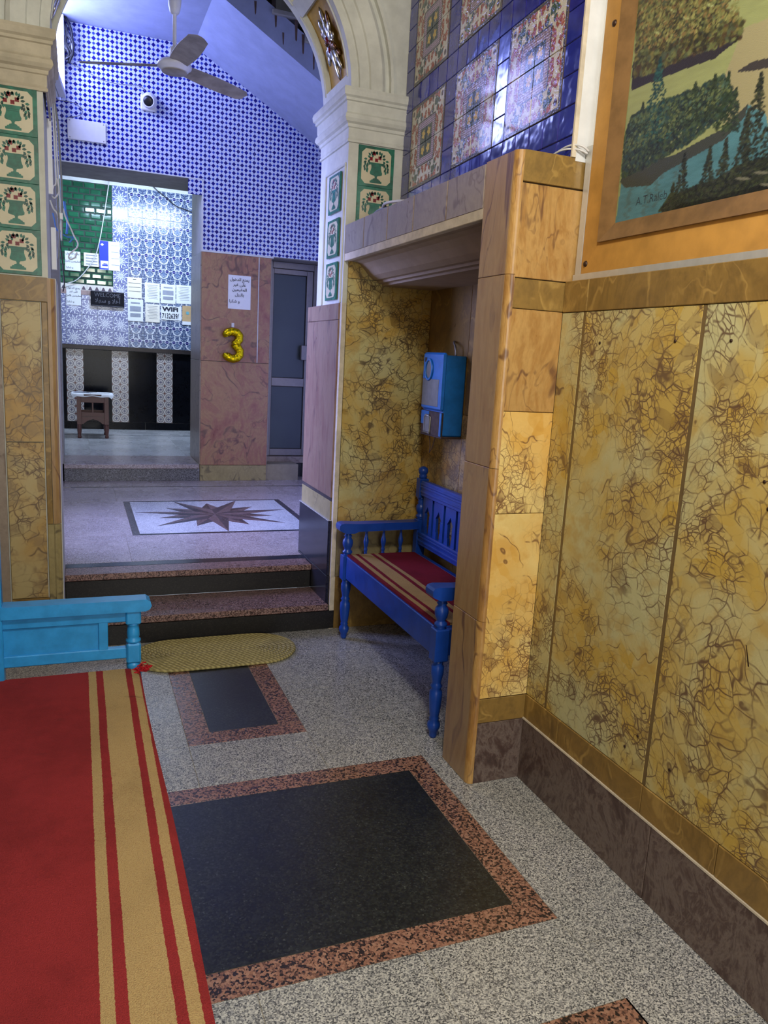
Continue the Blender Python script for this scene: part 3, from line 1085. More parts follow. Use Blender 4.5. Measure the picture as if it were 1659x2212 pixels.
# wall plate around the arch
out = []
for k in range(NA + 1):
    a = PI * k / NA
    ca, sa = math.cos(a), math.sin(a)
    t1 = (1.60 - AX) / ca if ca > 1e-6 else 1e9
    t2 = (AX + 0.46) / -ca if ca < -1e-6 else 1e9
    t3 = 1.15 / sa if sa > 1e-6 else 1e9
    r = min(t1, t2, t3)
    out.append((AX + r * ca, 3.970, AZ + r * sa))
vv = [ring(PI * k / NA, 0.915, 3.970) for k in range(NA + 1)] + out
wa.add(vv, [(k, k + 1, NA + 2 + k, NA + 1 + k) for k in range(NA)], False)
wa.add([(p[0], 4.44, p[2]) for p in vv], [(k, NA + 1 + k, NA + 2 + k, k + 1) for k in range(NA)], False)
wa.add([ring(PI * k / NA, r, 4.44) for k in range(NA + 1) for r in (AR0, 0.92)], [(2 * k, 2 * k + 1, 2 * k + 3, 2 * k + 2) for k in range(NA)], False)
wa.box(-0.46, 1.60, 3.972, 4.44, 3.94, 4.3)
wa.box(XP, 1.80, 3.9665, 4.44, -0.02, 2.80).box(-0.46, XL, 3.9665, 4.44, -0.02, 1.778).box(-0.46, XLU, 3.9665, 4.44, 1.778, 2.80)
wa = struct(wa.build('wall_arch', None, recenter=False), 'cream plaster round arch on square piers over the steps', 'wall')
for z0, z1, m in ((0.0, 0.30, 'marble_ochre'), (0.302, 0.605, 'marble_olive'), (0.608, 1.90, 'marble_niche'), (1.902, 2.02, 'marble_niche')):
    piece('niche_slab', m, XP + 0.024, XN, YA - 0.012, YA + 0.004, z0, z1, wa, 0.0015)
# soffit: plain ribs and sunk gilt panels
YP0, YP1 = 4.03, 4.375
pan = [(7, 39), (46, 76), (83, 97), (104, 134), (141, 173)]
sf = MB().mat('plaster_cream')


def patch(mb, a0, a1, y0, y1, r, nn=8):
    mb.grid(lambda u, v: ring(math.radians(a0 + (a1 - a0) * u), r, y0 + (y1 - y0) * v), nn, 1)


patch(sf, 0, 180, 3.965, YP0, AR0, 48)
patch(sf, 0, 180, YP1, 4.44, AR0, 48)
e = [0] + [x for p in pan for x in p] + [180]
for a, b in zip(e[0::2], e[1::2]):
    patch(sf, a, b, YP0, YP1, AR0, 4)
for a, b in pan:
    for r in (0,):
        for aa in (a, b):
            sf.add([ring(math.radians(aa), AR0, YP0), ring(math.radians(aa), AR0, YP1), ring(math.radians(aa), AR0 + 0.03, YP1), ring(math.radians(aa), AR0 + 0.03, YP0)], [(0, 1, 2, 3)], False)
        for yy in (YP0, YP1):
            sf.grid(lambda u, v: ring(math.radians(a + (b - a) * u), AR0 + 0.03 * v, yy), 8, 1)
sf.build('soffit_ribs', None, wa)
for a, b in pan:
    g = MB()
    patch(g, a, b, YP0, YP1, AR0 + 0.03, 10)
    g.build('gilt_panel', 'gold_panel', wa)
    # raised framing bead
    g = MB()
    for yy in (YP0 - 0.012, YP1 + 0.012):
        g.tube([ring(math.radians(a - 1 + (b - a + 2) * k / 10), AR0, yy) for k in range(11)], 0.006, 6)
    g.build('panel_bead', 'plaster_cream', wa)


def rosette(ac):
    """cast spray of leaves and buds set on a gilt panel"""
    root = None
    ra = math.radians(ac)
    N = Vector((-math.cos(ra), 0, -math.sin(ra)))        # out of the soffit
    U = Vector((-math.sin(ra), 0, math.cos(ra)))         # along the arch
    W = Vector((0, 1, 0))
    base = Vector(ring(ra, AR0 + 0.022, (YP0 + YP1) / 2))
    mb = MB()
    for k, (ang, ln, m) in enumerate([(90, 0.125, 'silver_leaf'), (70, 0.10, 'silver_leaf'), (112, 0.105, 'bronze_leaf'), (45, 0.08, 'bronze_leaf'), (135, 0.085, 'silver_leaf'), (20, 0.06, 'bronze_leaf'), (160, 0.06, 'silver_leaf'),
                                      (-90, 0.125, 'silver_leaf'), (-70, 0.09, 'bronze_leaf'), (-112, 0.105, 'silver_leaf'), (-45, 0.085, 'silver_leaf'), (-135, 0.075, 'bronze_leaf'), (-20, 0.07, 'silver_leaf'), (-155, 0.06, 'bronze_leaf')]):
        a = math.radians(ang)
        d = U * math.sin(a) + W * math.cos(a)
        sd = N.cross(d)
        mb.mat(m)
        Rm = Matrix((d, sd, N)).transposed()
        for t_, w_ in ((0.45, 0.021), (0.78, 0.015)):
            mb.ell(base + d * ln * 1.22 * t_ + N * (0.012 + 0.008 * math.sin(k * 2.1)), (ln * 0.46, w_ * 1.2, 0.009), 8, 5, Rm)
    mb.mat('red_gloss')
    mb.ell(base + N * 0.016 + U * 0.02, (0.020, 0.022, 0.02), 10, 6).ell(base + N * 0.016 - U * 0.025 + W * 0.01, (0.016, 0.016, 0.018), 10, 6)
    mb.mat('bronze_leaf')
    mb.ell(base + N * 0.014 - W * 0.022, (0.016, 0.016, 0.016), 10, 6).ell(base + N * 0.014 + W * 0.03 + U * 0.01, (0.016, 0.016, 0.016), 10, 6)
    mb.build('leaf_ornament', None, wa)


for a, b in (pan[0], pan[1], pan[3], pan[4]):
    rosette((a + b) / 2)

# capitals: one moulded profile run round the front and the inner face of each pier
cap = [(0.0, 2.556), (0.008, 2.558), (0.010, 2.567), (0.004, 2.576), (0.006, 2.580), (0.006, 2.622), (0.012, 2.626), (0.014, 2.640), (0.026, 2.648), (0.034, 2.662), (0.030, 2.680), (0.022, 2.690), (0.024, 2.694),
       (0.026, 2.738), (0.034, 2.742), (0.034, 2.754), (0.044, 2.762), (0.048, 2.785), (0.044, 2.800), (0.0, 2.803)]
for side, xe, xc, m in ((1, 1.592, XP, 'plaster_cream'), (-1, -0.46, XLU + 0.012, 'plaster_aged')):
    vv = []
    for d, zz in cap:
        vv += [(xe, YA - d, zz), (xc - side * d, YA - d, zz), (xc - side * d, 4.44 + d, zz)]
    ff = []
    for i in range(len(cap) - 1):
        for k in range(2):
            a = i * 3 + k
            ff.append((a, a + 1, a + 4, a + 3) if side < 0 else (a + 1, a, a + 3, a + 4))
    nb = len(vv)
    mb = MB()
    mb.add(vv, ff, False)
    mb.build('capital', m, wa)


# painted vase tiles
def vase_mesh():
    h = 0.0965
    S_ = 0.195
    mb = MB()
    mb.mat('vase_green').box(-h, h, 0, 0.008, -h, h, 0.001)
    oc = []
    cx, cz, k = 0.405, 0.425, 0.10
    for sx, sz in ((1, 1), (-1, 1), (-1, -1), (1, -1)):
        a = [(cx, cz - k), (cx - 0.045, cz - 0.055), (cx - k, cz)]
        if sx * sz < 0: a = a[::-1]
        oc += [(sx * p, sz * q) for p, q in a]
    oc = oc if True else oc

    def fl(pts, m, d, ccw=True):
        P = [(p * S_, q * S_) for p, q in pts]
        ar = sum(P[i][0] * P[(i + 1) % len(P)][1] - P[(i + 1) % len(P)][0] * P[i][1] for i in range(len(P)))
        if ar < 0: P = P[::-1]
        mb.mat(m).flat(P, d)
    fl(oc, 'vase_cream', -0.0004)
    half = [(0.19, 0.105), (0.185, 0.07), (0.145, 0.045), (0.135, 0.015), (0.135, -0.03), (0.15, -0.09), (0.172, -0.14), (0.165, -0.185), (0.115, -0.205), (0.05, -0.215), (0.03, -0.24), (0.032, -0.275), (0.075, -0.285), (0.09, -0.31), (0.125, -0.315), (0.13, -0.34), (0.165, -0.345), (0.165, -0.395)]
    # the two sides as strips so that every face stays convex
    for (a, b), (c, d) in zip(half[:-1], half[1:]):
        fl([(-a, b), (a, b), (c, d), (-c, d)], 'vase_green', -0.0007)
    for zz in (0.03, -0.005):
        fl([(-0.135, zz), (0.135, zz), (0.135, zz - 0.007), (-0.135, zz - 0.007)], 'vase_green_dark', -0.0009)

    def leaf(x, z, ang, ln, wd, m):
        a = math.radians(ang)
        P = []
        for t_, s_ in ((0, 0), (0.3, 0.8), (0.6, 0.9), (1, 0), (0.6, -0.9), (0.3, -0.8)):
            p, q = t_ * ln, s_ * wd
            P.append((x + p * math.cos(a) - q * math.sin(a), z + p * math.sin(a) + q * math.cos(a)))
        fl(P, m, -0.0008)
    r_ = random.Random(4)
    for sx in (-1, 1):
        for x, z, a in ((0.16, 0.21, 20), (0.19, 0.17, -60), (0.25, 0.17, -10), (0.27, 0.12, -40), (0.30, 0.10, -75), (0.25, 0.09, -110), (0.28, 0.04, -120), (0.32, 0.03, -70), (0.27, -0.02, -125), (0.31, -0.03, -75), (0.28, -0.07, -110), (0.12, 0.28, 60), (0.08, 0.30, 95), (0.16, 0.26, 35), (0.20, 0.12, -100), (0.10, 0.22, 70), (0.03, 0.30, 110)):
            aa = a if sx > 0 else 180 - a
            leaf(sx * x + 0.0, z, aa + r_.uniform(-12, 12), 0.10, 0.031, r_.choice(['vase_green', 'vase_green_dark']))
    for x, z in ((-0.15, 0.19), (-0.075, 0.32), (0.0, 0.17), (0.09, 0.23)):
        for a in range(4):
            leaf(x, z, 45 + 90 * a, 0.060, 0.030, 'vase_red')
    return mb.mesh('vase_tile')


VT = vase_mesh()
for k in range(4):
    link('vase_tile', VT, wa, (-0.236, YA - 0.006, 2.4625 - 0.1935 * k))
for k in range(3):
    link('vase_tile', VT, wa, (1.437, YA - 0.006, 2.4555 - 0.1935 * k))
for k, zc in enumerate((2.338, 2.113, 1.893)):
    o = link('vase_tile', VT, wa, (XP - 0.012, 4.143, zc), -PI / 2)
# sunk field framed by a bead on the jamb
mb = MB()
for y0, y1, z0, z1 in ((3.99, 4.335, 2.452, 2.466), (4.322, 4.336, 1.778, 2.452), (3.99, 4.002, 1.778, 2.452)):
    mb.box(XP - 0.008, XP + 0.002, y0, y1, z0, z1, 0.003)
mb.build('field_bead', 'plaster_cream', wa)
# marble and granite of the jamb
for y0, y1, z0, z1, m in ((3.985, 4.57, 0.742, 1.690, 'marble_rose'), (3.985, 4.57, 1.692, 1.776, 'marble_rose'), (3.985, 4.57, 0.618, 0.722, 'marble_olive')):
    piece('jamb_slab', m, XP - 0.012, XP + 0.03, y0, y1, z0, z1, wa, 0.0015)
sbox('dark_joint', 'void_joint_dark', XP - 0.008, XP + 0.03, 3.985, 4.57, 0.722, 0.742, wa)
piece('jamb_base', 'granite_navy', XP - 0.022, XP + 0.03, 3.975, 4.575, 0.305, 0.616, wa, 0.002)
piece('jamb_base', 'granite_navy', XP - 0.022, XP + 0.03, 3.975, 4.575, 0.02, 0.303, wa, 0.002)
sbox('base_capping', 'stripe_metal', XP - 0.024, XP + 0.02, 3.975, 4.575, 0.6145, 0.6185, wa)
sbox('corner_plaster', 'plaster_trim', XP - 0.004, XP + 0.02, 3.952, 3.986, 0.30, 1.776, wa)
sbox('corner_plaster', 'plaster_trim', XP - 0.002, XP + 0.026, 3.955, 3.984, 0.0, 0.30, wa)
# marble of the other pier
for x0, x1, z0, z1, m in ((-0.312, -0.152, 0.275, 1.030, 'marble_old'), (-0.312, -0.152, 1.034, 1.668, 'marble_old'), (-0.335, -0.118, 1.672, 1.778, 'marble_ochre'), (-0.46, -0.318, 0.0, 1.778, 'marble_grey'),
                         (-0.146, -0.122, 0.640, 1.670, 'marble_ochre'), (-0.146, -0.112, 0.0, 0.637, 'marble_olive'), (-0.312, -0.148, 0.0, 0.272, 'marble_ochre')):
    piece('pier_slab', m, x0, x1, YA - 0.012, YA + 0.006, z0, z1, wa, 0.0015)
for z0, z1, m in ((0.640, 1.776, 'marble_pier_side'), (0.0, 0.637, 'marble_olive')):
    pts = [(-0.120, YA + 0.02), (-0.120, YA - 0.012), (-0.105, YA - 0.012), (-0.092, YA - 0.007), (-0.084, YA + 0.004), (-0.083, YA + 0.02)]
    MB().prism(pts, z0, z1, 'xy').build('rounded_edge', m, wa)

# ------------------------------------------------------------------ steps up to the star room
st = struct(sbox('floor_steps', 'granite_dark', -0.42, XP + 0.03, 3.958, 4.40, -0.02, 0.108), 'two granite steps with black risers under the arch', 'steps')
piece('riser', 'granite_dark', -0.42, XP + 0.028, 3.953, 3.965, 0.0, 0.108, st, 0.004)
piece('tread', 'granite_rose', -0.42, XP - 0.012, 3.943, 4.29, 0.110, 0.146, st, 0.004)
piece('riser', 'granite_dark', XL, XP - 0.022, 4.283, 4.40, 0.147, 0.253, st, 0.004)
piece('tread', 'granite_rose', XL, XP - 0.022, 4.268, 4.415, 0.255, ZU, st, 0.004)

# ------------------------------------------------------------------ star room floor
fu = struct(sbox('floor_star', 'grout', -0.40, 2.65, 4.40, 7.62, 0.18, ZU - 0.0015), 'pinkish granite floor with an inlaid star beyond the steps', 'floor')
slabs(fu, 'granite_navy', 'dark_strip', [XL, 1.31], [4.417, 4.498], ZU)
slabs(fu, 'granite_upper', 'granite_slab', [-0.40, 0.27, 0.94, 1.60, 2.65], [4.50, 5.150], ZU)
slabs(fu, 'granite_upper', 'granite_slab', [-0.40, 0.316], [5.150, 5.75, 6.335], ZU)
slabs(fu, 'granite_upper', 'granite_slab', [1.566, 2.65], [5.150, 5.75, 6.335], ZU)
slabs(fu, 'granite_upper', 'granite_slab', [-0.40, 0.27, 0.94, 1.60, 2.65], [6.335, 6.985], ZU)
slabs(fu, 'granite_navy', 'dark_strip', [-0.07, 2.65], [6.985, 7.015], ZU)
slabs(fu, 'granite_upper', 'granite_slab', [-0.40, 0.7, 1.7, 2.65], [7.015, 7.60], ZU)
slabs(fu, 'granite_star_dark', 'medallion_border', [0.316, 0.362], [5.150, 6.335], ZU)
slabs(fu, 'granite_star_dark', 'medallion_border', [1.520, 1.566], [5.150, 6.335], ZU)
slabs(fu, 'granite_navy', 'medallion_border', [0.362, 1.520], [5.150, 5.190], ZU)
slabs(fu, 'granite_navy', 'medallion_border', [0.362, 1.520], [6.300, 6.335], ZU)
slabs(fu, 'granite_white', 'medallion_field', [0.362, 1.520], [5.190, 6.300], ZU)
SCX, SCY = 0.943, 5.770


def star(nn, r, ri, off, zt):
    for k in range(nn):
        a = math.radians(off + 360.0 * k / nn)
        h = PI / nn
        tip = (SCX + r * math.cos(a), SCY + r * math.sin(a))
        for sg, m in ((1, 'granite_star_dark'), (-1, 'granite_star_rose')):
            b = (SCX + ri * math.cos(a + sg * h), SCY + ri * math.sin(a + sg * h))
            pts = [(SCX, SCY), tip, b] if sg > 0 else [(SCX, SCY), b, tip]
            MB().prism(pts, ZU - 0.004, zt, 'xy').build('star_point', m, fu)


star(7, 0.425, 0.20, -90 + 180 / 7, ZU + 0.0006)
star(7, 0.578, 0.17, -90, ZU + 0.0012)

# ------------------------------------------------------------------ back wall of the star room
ZT = 2.955                                      # head of the doorway
DX0, DX1, RX0, RX1 = -0.125, 1.052, 1.680, 2.26
bw = MB().mat('plaster_grey')
F0 = YB + 0.010
bw.box(-0.9, DX0, F0, YB2, 0.2, 4.6).box(DX0, DX1, F0, YB2, ZT, 4.6).box(DX1, RX0, F0, YB2, 0.2, 4.6).box(RX0, RX1, F0, YB2, 2.362, 4.6).box(RX1, 2.65, F0, YB2, 0.2, 4.6).box(RX0, RX1, 7.70, YB2, 0.2, 2.362)
wk = struct(bw.build('wall_back', None, recenter=False), 'back wall tiled in blue and white chequers above a doorway', 'wall')
TWX, TWZ = 0.1434, 0.1458
X0T, Z0T = 1.216 - TWX * 10, 2.676 - TWZ * 3
for i in range(17):
    for j in range(13):
        cx, cz = X0T + TWX * (i + 0.5), Z0T + TWZ * (j + 0.5)
        x0, x1, z0, z1 = cx - TWX / 2, cx + TWX / 2, cz - TWZ / 2, cz + TWZ / 2
        # cut at the doorway head, the marble below and the ceiling above
        z0, z1 = max(z0, 2.3665), min(z1, 4.004)
        if x1 < DX1 + 0.01:
            z0 = max(z0, ZT + 0.002)
        elif x0 < DX1 + 0.008:
            if z1 <= ZT:
                x0 = DX1 + 0.008
        zlim = 4.005 if x1 < 0.95 else 4.045 - 0.579 * (x0 - 0.9)
        if z1 - z0 < 0.01 or x1 - x0 < 0.01 or z0 > zlim - 0.01:
            continue
        key = ('chk', round(x0 - cx, 4), round(x1 - cx, 4), round(z0 - cz, 4), round(z1 - cz, 4))
        if key not in _cache:
            g = 0.0008
            _cache[key] = MB().box(x0 - cx + g, x1 - cx - g, 0, 0.010, z0 - cz + g, z1 - cz - g, 0.0008).mesh('chequer_tile', 'tile_checker')
        link('chequer_tile', _cache[key], wk, (cx, YB, cz))
sbox('tile_capping', 'plaster_white', DX1, RX0 + 0.02, YB - 0.004, YB + 0.012, 2.352, 2.3665, wk)
sbox('tile_capping', 'plaster_white', DX0, DX1 + 0.004, YB - 0.003, YB + 0.012, ZT - 0.006, ZT + 0.002, wk)
sbox('tile_capping', 'plaster_white', DX1 - 0.002, DX1 + 0.008, YB - 0.003, YB + 0.012, 2.36, ZT, wk)
# marble pilaster between the doorway and the aluminium door
for z0, z1, m in ((0.439, 1.398, 'marble_pink'), (1.402, 2.350, 'marble_pink'), (ZU, 0.436, 'marble_olive')):
    piece('pilaster_slab', m, DX1, 1.678, YB - 0.004, YB + 0.014, z0, z1, wk, 0.0015)
for z0, z1 in ((ZB, 1.40), (1.403, 2.350)):
    piece('jamb_slab', 'marble_grey', DX1 - 0.010, DX1 + 0.002, YB + 0.002, YB2, z0, z1, wk, 0.0015)
sbox('jamb_plaster', 'plaster_white', DX1 - 0.006, DX1 + 0.002, YB + 0.01, YB2, 2.352, ZT, wk)
sbox('jamb_slab', 'marble_grey', RX0 - 0.002, RX0 + 0.004, YB + 0.002, 7.62, ZU, 2.36, wk)

# sloping underside of a stair flight and the flat ceiling beside it
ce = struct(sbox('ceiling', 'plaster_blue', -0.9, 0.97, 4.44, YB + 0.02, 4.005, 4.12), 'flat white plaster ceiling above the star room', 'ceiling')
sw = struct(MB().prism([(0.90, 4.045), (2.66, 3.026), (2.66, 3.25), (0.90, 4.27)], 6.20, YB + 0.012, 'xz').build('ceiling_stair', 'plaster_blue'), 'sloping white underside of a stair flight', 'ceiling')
sbox('stringer_face', 'plaster_grey', 0.88, 0.97, 6.19, 6.2, 4.05, 4.3, sw)
for k in range(7):
    x = 1.02 + 0.25 * k
    z = 4.27 - 0.579 * (x - 0.90)
    MB().box(x - 0.14, x + 0.16, 6.17, YB, z + 0.02, z + 0.055, 0.004).build('stair_tread', 'plaster_grey', sw)
    MB().box(x + 0.11, x + 0.14, 6.21, YB, z - 0.13, z + 0.02).build('stair_riser', 'void_joint_dark', sw)
struct(MB().box(0.97, 2.66, 4.44, YB, 4.85, 4.95).box(0.94, 0.98, 4.44, 6.3, 4.02, 4.9).build('ceiling_stairwell', 'void_joint_dark'), 'stairwell with the gloom of its void put into the colour, above the sloping flight', 'ceiling')  # dark colour stands in for the unlit void over the stair
struct(sbox('wall_star_side', 'plaster_white', 2.65, 2.72, 4.44, 7.95, 0.2, 5.0), 'plain plastered side wall of the star room', 'wall')
struct(MB().box(-0.47, -0.40, 4.44, 4.78, 0.2, 4.3).box(-0.47, -0.40, 6.12, 7.95, 0.2, 4.3).box(-0.47, -0.40, 4.78, 6.12, 2.9, 4.3).build('wall_star_inner', 'plaster_white'), 'plain plastered wall beyond the worn pier', 'wall')  # gap between these boxes is invented for the added blue fill
struct(sbox('wall_star_return', 'plaster_white', 1.80, 2.70, 4.30, 4.44, 0.2, 5.0), 'plain plastered return wall behind the niche', 'wall')

for u, v, l, w_ in ((552, 2, 26, 5), (596, 22, 34, 6), (640, 40, 46, 7), (655, 74, 40, 6), (678, 96, 52, 5), (612, 70, 24, 4)):
    a_, b_ = at(u, v, y=6.198), at(u, v + l, y=6.198)
    ww = w_ * 0.0037 / 2
    MB().prism([(a_.x - ww, a_.z), (b_.x - ww * 0.5, b_.z), (b_.x, b_.z - 0.012), (b_.x + ww * 0.5, b_.z), (a_.x + ww, a_.z)], 6.1985, 6.2005, 'xz').build('rust_drip', 'stain_rust', sw)

# ------------------------------------------------------------------ aluminium door in its recess
d1 = struct(MB().mat('aluminium').box(1.690, 1.757, 7.575, 7.66, 0.495, 2.36, 0.003).box(2.165, 2.255, 7.575, 7.66, 0.495, 2.36, 0.003).box(1.757, 2.165, 7.575, 7.66, 2.300, 2.36, 0.003).build('door_1', None), 'grey aluminium door with two dark frosted panes', 'door')
mb = MB()
mb.box(1.757, 1.772, 7.59, 7.64, 0.497, 2.297, 0.002).box(2.098, 2.162, 7.59, 7.64, 0.497, 2.297, 0.003)
mb.box(1.772, 2.098, 7.59, 7.64, 2.250, 2.297, 0.003).box(1.772, 2.098, 7.59, 7.64, 1.186, 1.268, 0.003).box(1.772, 2.098, 7.59, 7.64, 0.497, 0.565, 0.003)
leaf_ = mb.build('door_leaf', 'aluminium', d1)
sbox('pane', 'glass_frosted', 1.772, 2.098, 7.610, 7.616, 1.268, 2.250, leaf_)
sbox('pane', 'glass_frosted', 1.772, 2.098, 7.610, 7.616, 0.565, 1.186, leaf_)
for z0, z1 in ((1.268, 2.250), (0.565, 1.186)):
    MB().box(1.772, 1.777, 7.602, 7.612, z0, z1).box(2.093, 2.098, 7.602, 7.612, z0, z1).box(1.777, 2.093, 7.602, 7.612, z0, z0 + 0.005).box(1.777, 2.093, 7.602, 7.612, z1 - 0.005, z1).build('gasket', 'black_rubber', leaf_)
MB().box(2.050, 2.155, 7.535, 7.592, 1.450, 1.590, 0.003).build('lock_box', 'aluminium', leaf_)
MB().lathe([(0.007, 0.0), (0.007, 0.004)], (2.128, 7.586, 1.285), 'y', 10).box(2.125, 2.131, 7.586, 7.59, 1.262, 1.285).build('keyhole', 'black_rubber', leaf_)
piece('door_sill', 'marble_grey', RX0, RX1, 7.53, 7.70, 0.430, 0.494, wk, 0.003)
piece('door_riser', 'granite_dark', RX0, 2.09, 7.545, 7.56, ZU, 0.429, wk, 0.001)
piece('door_riser', 'granite_dark', 2.093, RX1, 7.545, 7.56, ZU, 0.429, wk, 0.001)

# ------------------------------------------------------------------ back room
fb = struct(sbox('floor_back', 'grout', -0.9, 2.0, 7.33, YC + 0.05, 0.25, ZB - 0.0015), 'pale stone floor of the back room with a dark stripe', 'floor')
piece('threshold_riser', 'granite_mid', DX0, DX1 - 0.004, YB - 0.002, YB + 0.02, ZU, 0.404, fb, 0.002)
piece('threshold_slab', 'granite_upper', DX0, DX1 - 0.012, YB - 0.022, 7.90, 0.405, ZB, fb, 0.004)
slabs(fb, 'granite_white', 'granite_slab', [-0.9, 0.1, 1.0, 2.0], [7.90, 8.8, 9.70], ZB)
slabs(fb, 'granite_navy', 'dark_strip', [-0.9, 2.0], [9.70, 9.735], ZB)
slabs(fb, 'granite_white', 'granite_slab', [-0.9, 0.3, 1.2, 2.0], [9.735, YC], ZB)
wf = struct(sbox('wall_far', 'plaster_white', -0.9, 2.0, YC + 0.012, YC + 0.2, 0.3, 3.8), 'far wall of the back room in mixed glazed tiles', 'wall')
struct(sbox('wall_back_side', 'plaster_white', 2.0, 2.07, 7.95, YC + 0.2, 0.3, 3.8), 'plain side wall of the back room', 'wall')
struct(sbox('wall_back_inner', 'plaster_white', -0.97, -0.90, 7.95, YC + 0.2, 0.3, 3.8), 'plain inner wall of the back room', 'wall')
struct(sbox('ceiling_back', 'plaster_white', -0.97, 2.07, 7.95, YC + 0.2, 3.62, 3.72), 'plain ceiling of the back room', 'ceiling')
# green bevelled bricks
bx0, bx1, bz0, bz1 = -0.60, 0.430, 2.193, 3.365
nr = 17
bh = (bz1 - bz0) / nr
bwid = 0.1245


def brick_mesh(w):
    key = ('brick', round(w, 3))
    if key not in _cache:
        c = 0.014
        a, h = w / 2 - 0.002, bh / 2 - 0.002
        v = [(-a, 0.012, -h), (a, 0.012, -h), (a, 0.012, h), (-a, 0.012, h), (-a + c, 0, -h + c), (a - c, 0, -h + c), (a - c, 0, h - c), (-a + c, 0, h - c)]
        mb = MB()
        mb.add(v, [(4, 5, 6, 7), (0, 1, 5, 4), (1, 2, 6, 5), (2, 3, 7, 6), (3, 0, 4, 7)], False)
        _cache[key] = mb.mesh('brick', 'green_glaze')
    return _cache[key]


for r in range(nr):
    x = bx1
    w = bwid if r % 2 else bwid * 0.55
    while x > bx0 + 0.05:
        link('brick', brick_mesh(w), wf, (x - w / 2, YC + 0.001, bz0 + bh * (r + 0.5)))
        x -= w
        w = bwid
sbox('brick_bed', 'green_grout', bx0, bx1, YC + 0.009, YC + 0.0125, bz0, bz1, wf)
# frieze under the bricks
for k in range(7):
    piece('frieze_tile', 'tile_frieze', 0.43 - 0.15 * (k + 1) + 0.001, 0.43 - 0.15 * k - 0.001, YC + 0.002, YC + 0.013, 2.070, 2.190, wf, 0.001)


def small_tiles(name, mat, x0, nx, wx, z0, nz, hz, ztop=None):
    for i in range(nx):
        for j in range(nz):
            zz0, zz1 = z0 + hz * j, z0 + hz * (j + 1)
            cz = (zz0 + zz1) / 2
            if ztop is not None and zz1 > ztop: zz1 = ztop
            if zz1 - zz0 < 0.01: continue
            key = (name, mat, round(wx, 4), round(hz, 4), round(zz1 - cz, 4))
            if key not in _cache:
                _cache[key] = MB().box(-wx / 2 + 0.0012, wx / 2 - 0.0012, 0, 0.011, zz0 - cz + 0.001, zz1 - cz - 0.001, 0.001).mesh(name, mat)
            link(name, _cache[key], wf, (x0 + wx * (i + 0.5), YC + 0.001, cz))


LZ = 1.475                                       # top of the dark ledge
small_tiles('lattice_tile', 'tile_star_lattice', 0.605 - 0.18 * 7, 7, 0.18, LZ, 4, 0.18, 2.068)
small_tiles('lattice_tile', 'tile_star_lattice', 0.43, 1, 0.178, 2.055, 8, 0.18, 3.365)
small_tiles('ornate_tile', 'tile_ornate', 0.612, 6, 0.1665, LZ, 11, 0.1725, 3.365)
MB().box(-0.9, 2.0, YC - 0.055, YC + 0.012, 1.425, LZ, 0.004).build('ledge', 'ledge_wood', wf)
for a, b in ((-0.9, -0.125), (0.072, 0.400), (0.602, 0.940), (1.140, 1.60), (1.60, 2.0)):
    piece('black_panel', 'granite_panel_black', a, b, YC, YC + 0.013, 0.537, 1.422, wf, 0.001)
for x0 in (-0.124, 0.401, 0.941):
    for j in range(5):
        z0 = 0.538 + 0.189 * j
        z1 = min(z0 + 0.189, 1.422)
        key = ('circ', round(z1 - z0, 4))
        if key not in _cache:
            _cache[key] = MB().box(-0.0975, 0.0975, 0, 0.012, -0.0945 + 0.0005, -0.0945 + z1 - z0 - 0.0005, 0.0008).mesh('circle_tile', 'tile_circles')
        link('circle_tile', _cache[key], wf, (x0 + 0.0985, YC - 0.002, z0 + 0.0945))
piece('base_slab', 'granite_panel_black', -0.9, 0.80, YC - 0.01, YC + 0.013, ZB, 0.535, wf, 0.002)
piece('base_slab', 'granite_panel_black', 0.803, 2.0, YC - 0.01, YC + 0.013, ZB, 0.535, wf, 0.002)

# ------------------------------------------------------------------ rest of the hall shell (outside the picture)
struct(sbox('wall_left', 'marble_ochre', -0.52, -0.43, -1.65, 3.97, -0.05, 3.95), 'plain cream wall behind the sky-blue bench', 'wall')
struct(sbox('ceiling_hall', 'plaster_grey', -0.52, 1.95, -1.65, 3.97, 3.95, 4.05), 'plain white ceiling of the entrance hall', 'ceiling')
struct(MB().box(-0.52, -0.22, -1.75, -1.65, -0.05, 3.95).box(1.35, 1.95, -1.75, -1.65, -0.05, 3.95).box(-0.22, 1.35, -1.75, -1.65, 2.75, 3.95).build('wall_entrance', 'marble_ochre'), 'entrance wall with an open street doorway', 'wall')

# ================================================================== THINGS
def turned(prof, z0, z1):
    """scale a (radius, 0..1) profile between two heights"""
    return [(r, z0 + (z1 - z0) * h) for r, h in prof]


LEG = [(0.013, 0.0), (0.016, 0.03), (0.017, 0.08), (0.023, 0.11), (0.027, 0.15), (0.026, 0.19), (0.017, 0.23), (0.021, 0.25), (0.017, 0.27), (0.020, 0.30), (0.024, 0.40), (0.027, 0.52), (0.026, 0.60), (0.018, 0.64), (0.025, 0.67), (0.018, 0.70), (0.019, 0.73), (0.026, 0.83), (0.026, 0.92), (0.019, 0.96), (0.027, 1.0)]
POST = [(0.026, 0.0), (0.017, 0.04), (0.026, 0.10), (0.026, 0.16), (0.018, 0.22), (0.017, 0.26), (0.025, 0.36), (0.028, 0.50), (0.026, 0.62), (0.016, 0.72), (0.022, 0.78), (0.016, 0.84), (0.024, 0.95), (0.026, 1.0)]
SPIN = [(0.008, 0.0), (0.009, 0.06), (0.006, 0.10), (0.009, 0.14), (0.010, 0.20), (0.007, 0.26), (0.010, 0.34), (0.014, 0.50), (0.013, 0.58), (0.008, 0.72), (0.006, 0.90), (0.008, 1.0)]

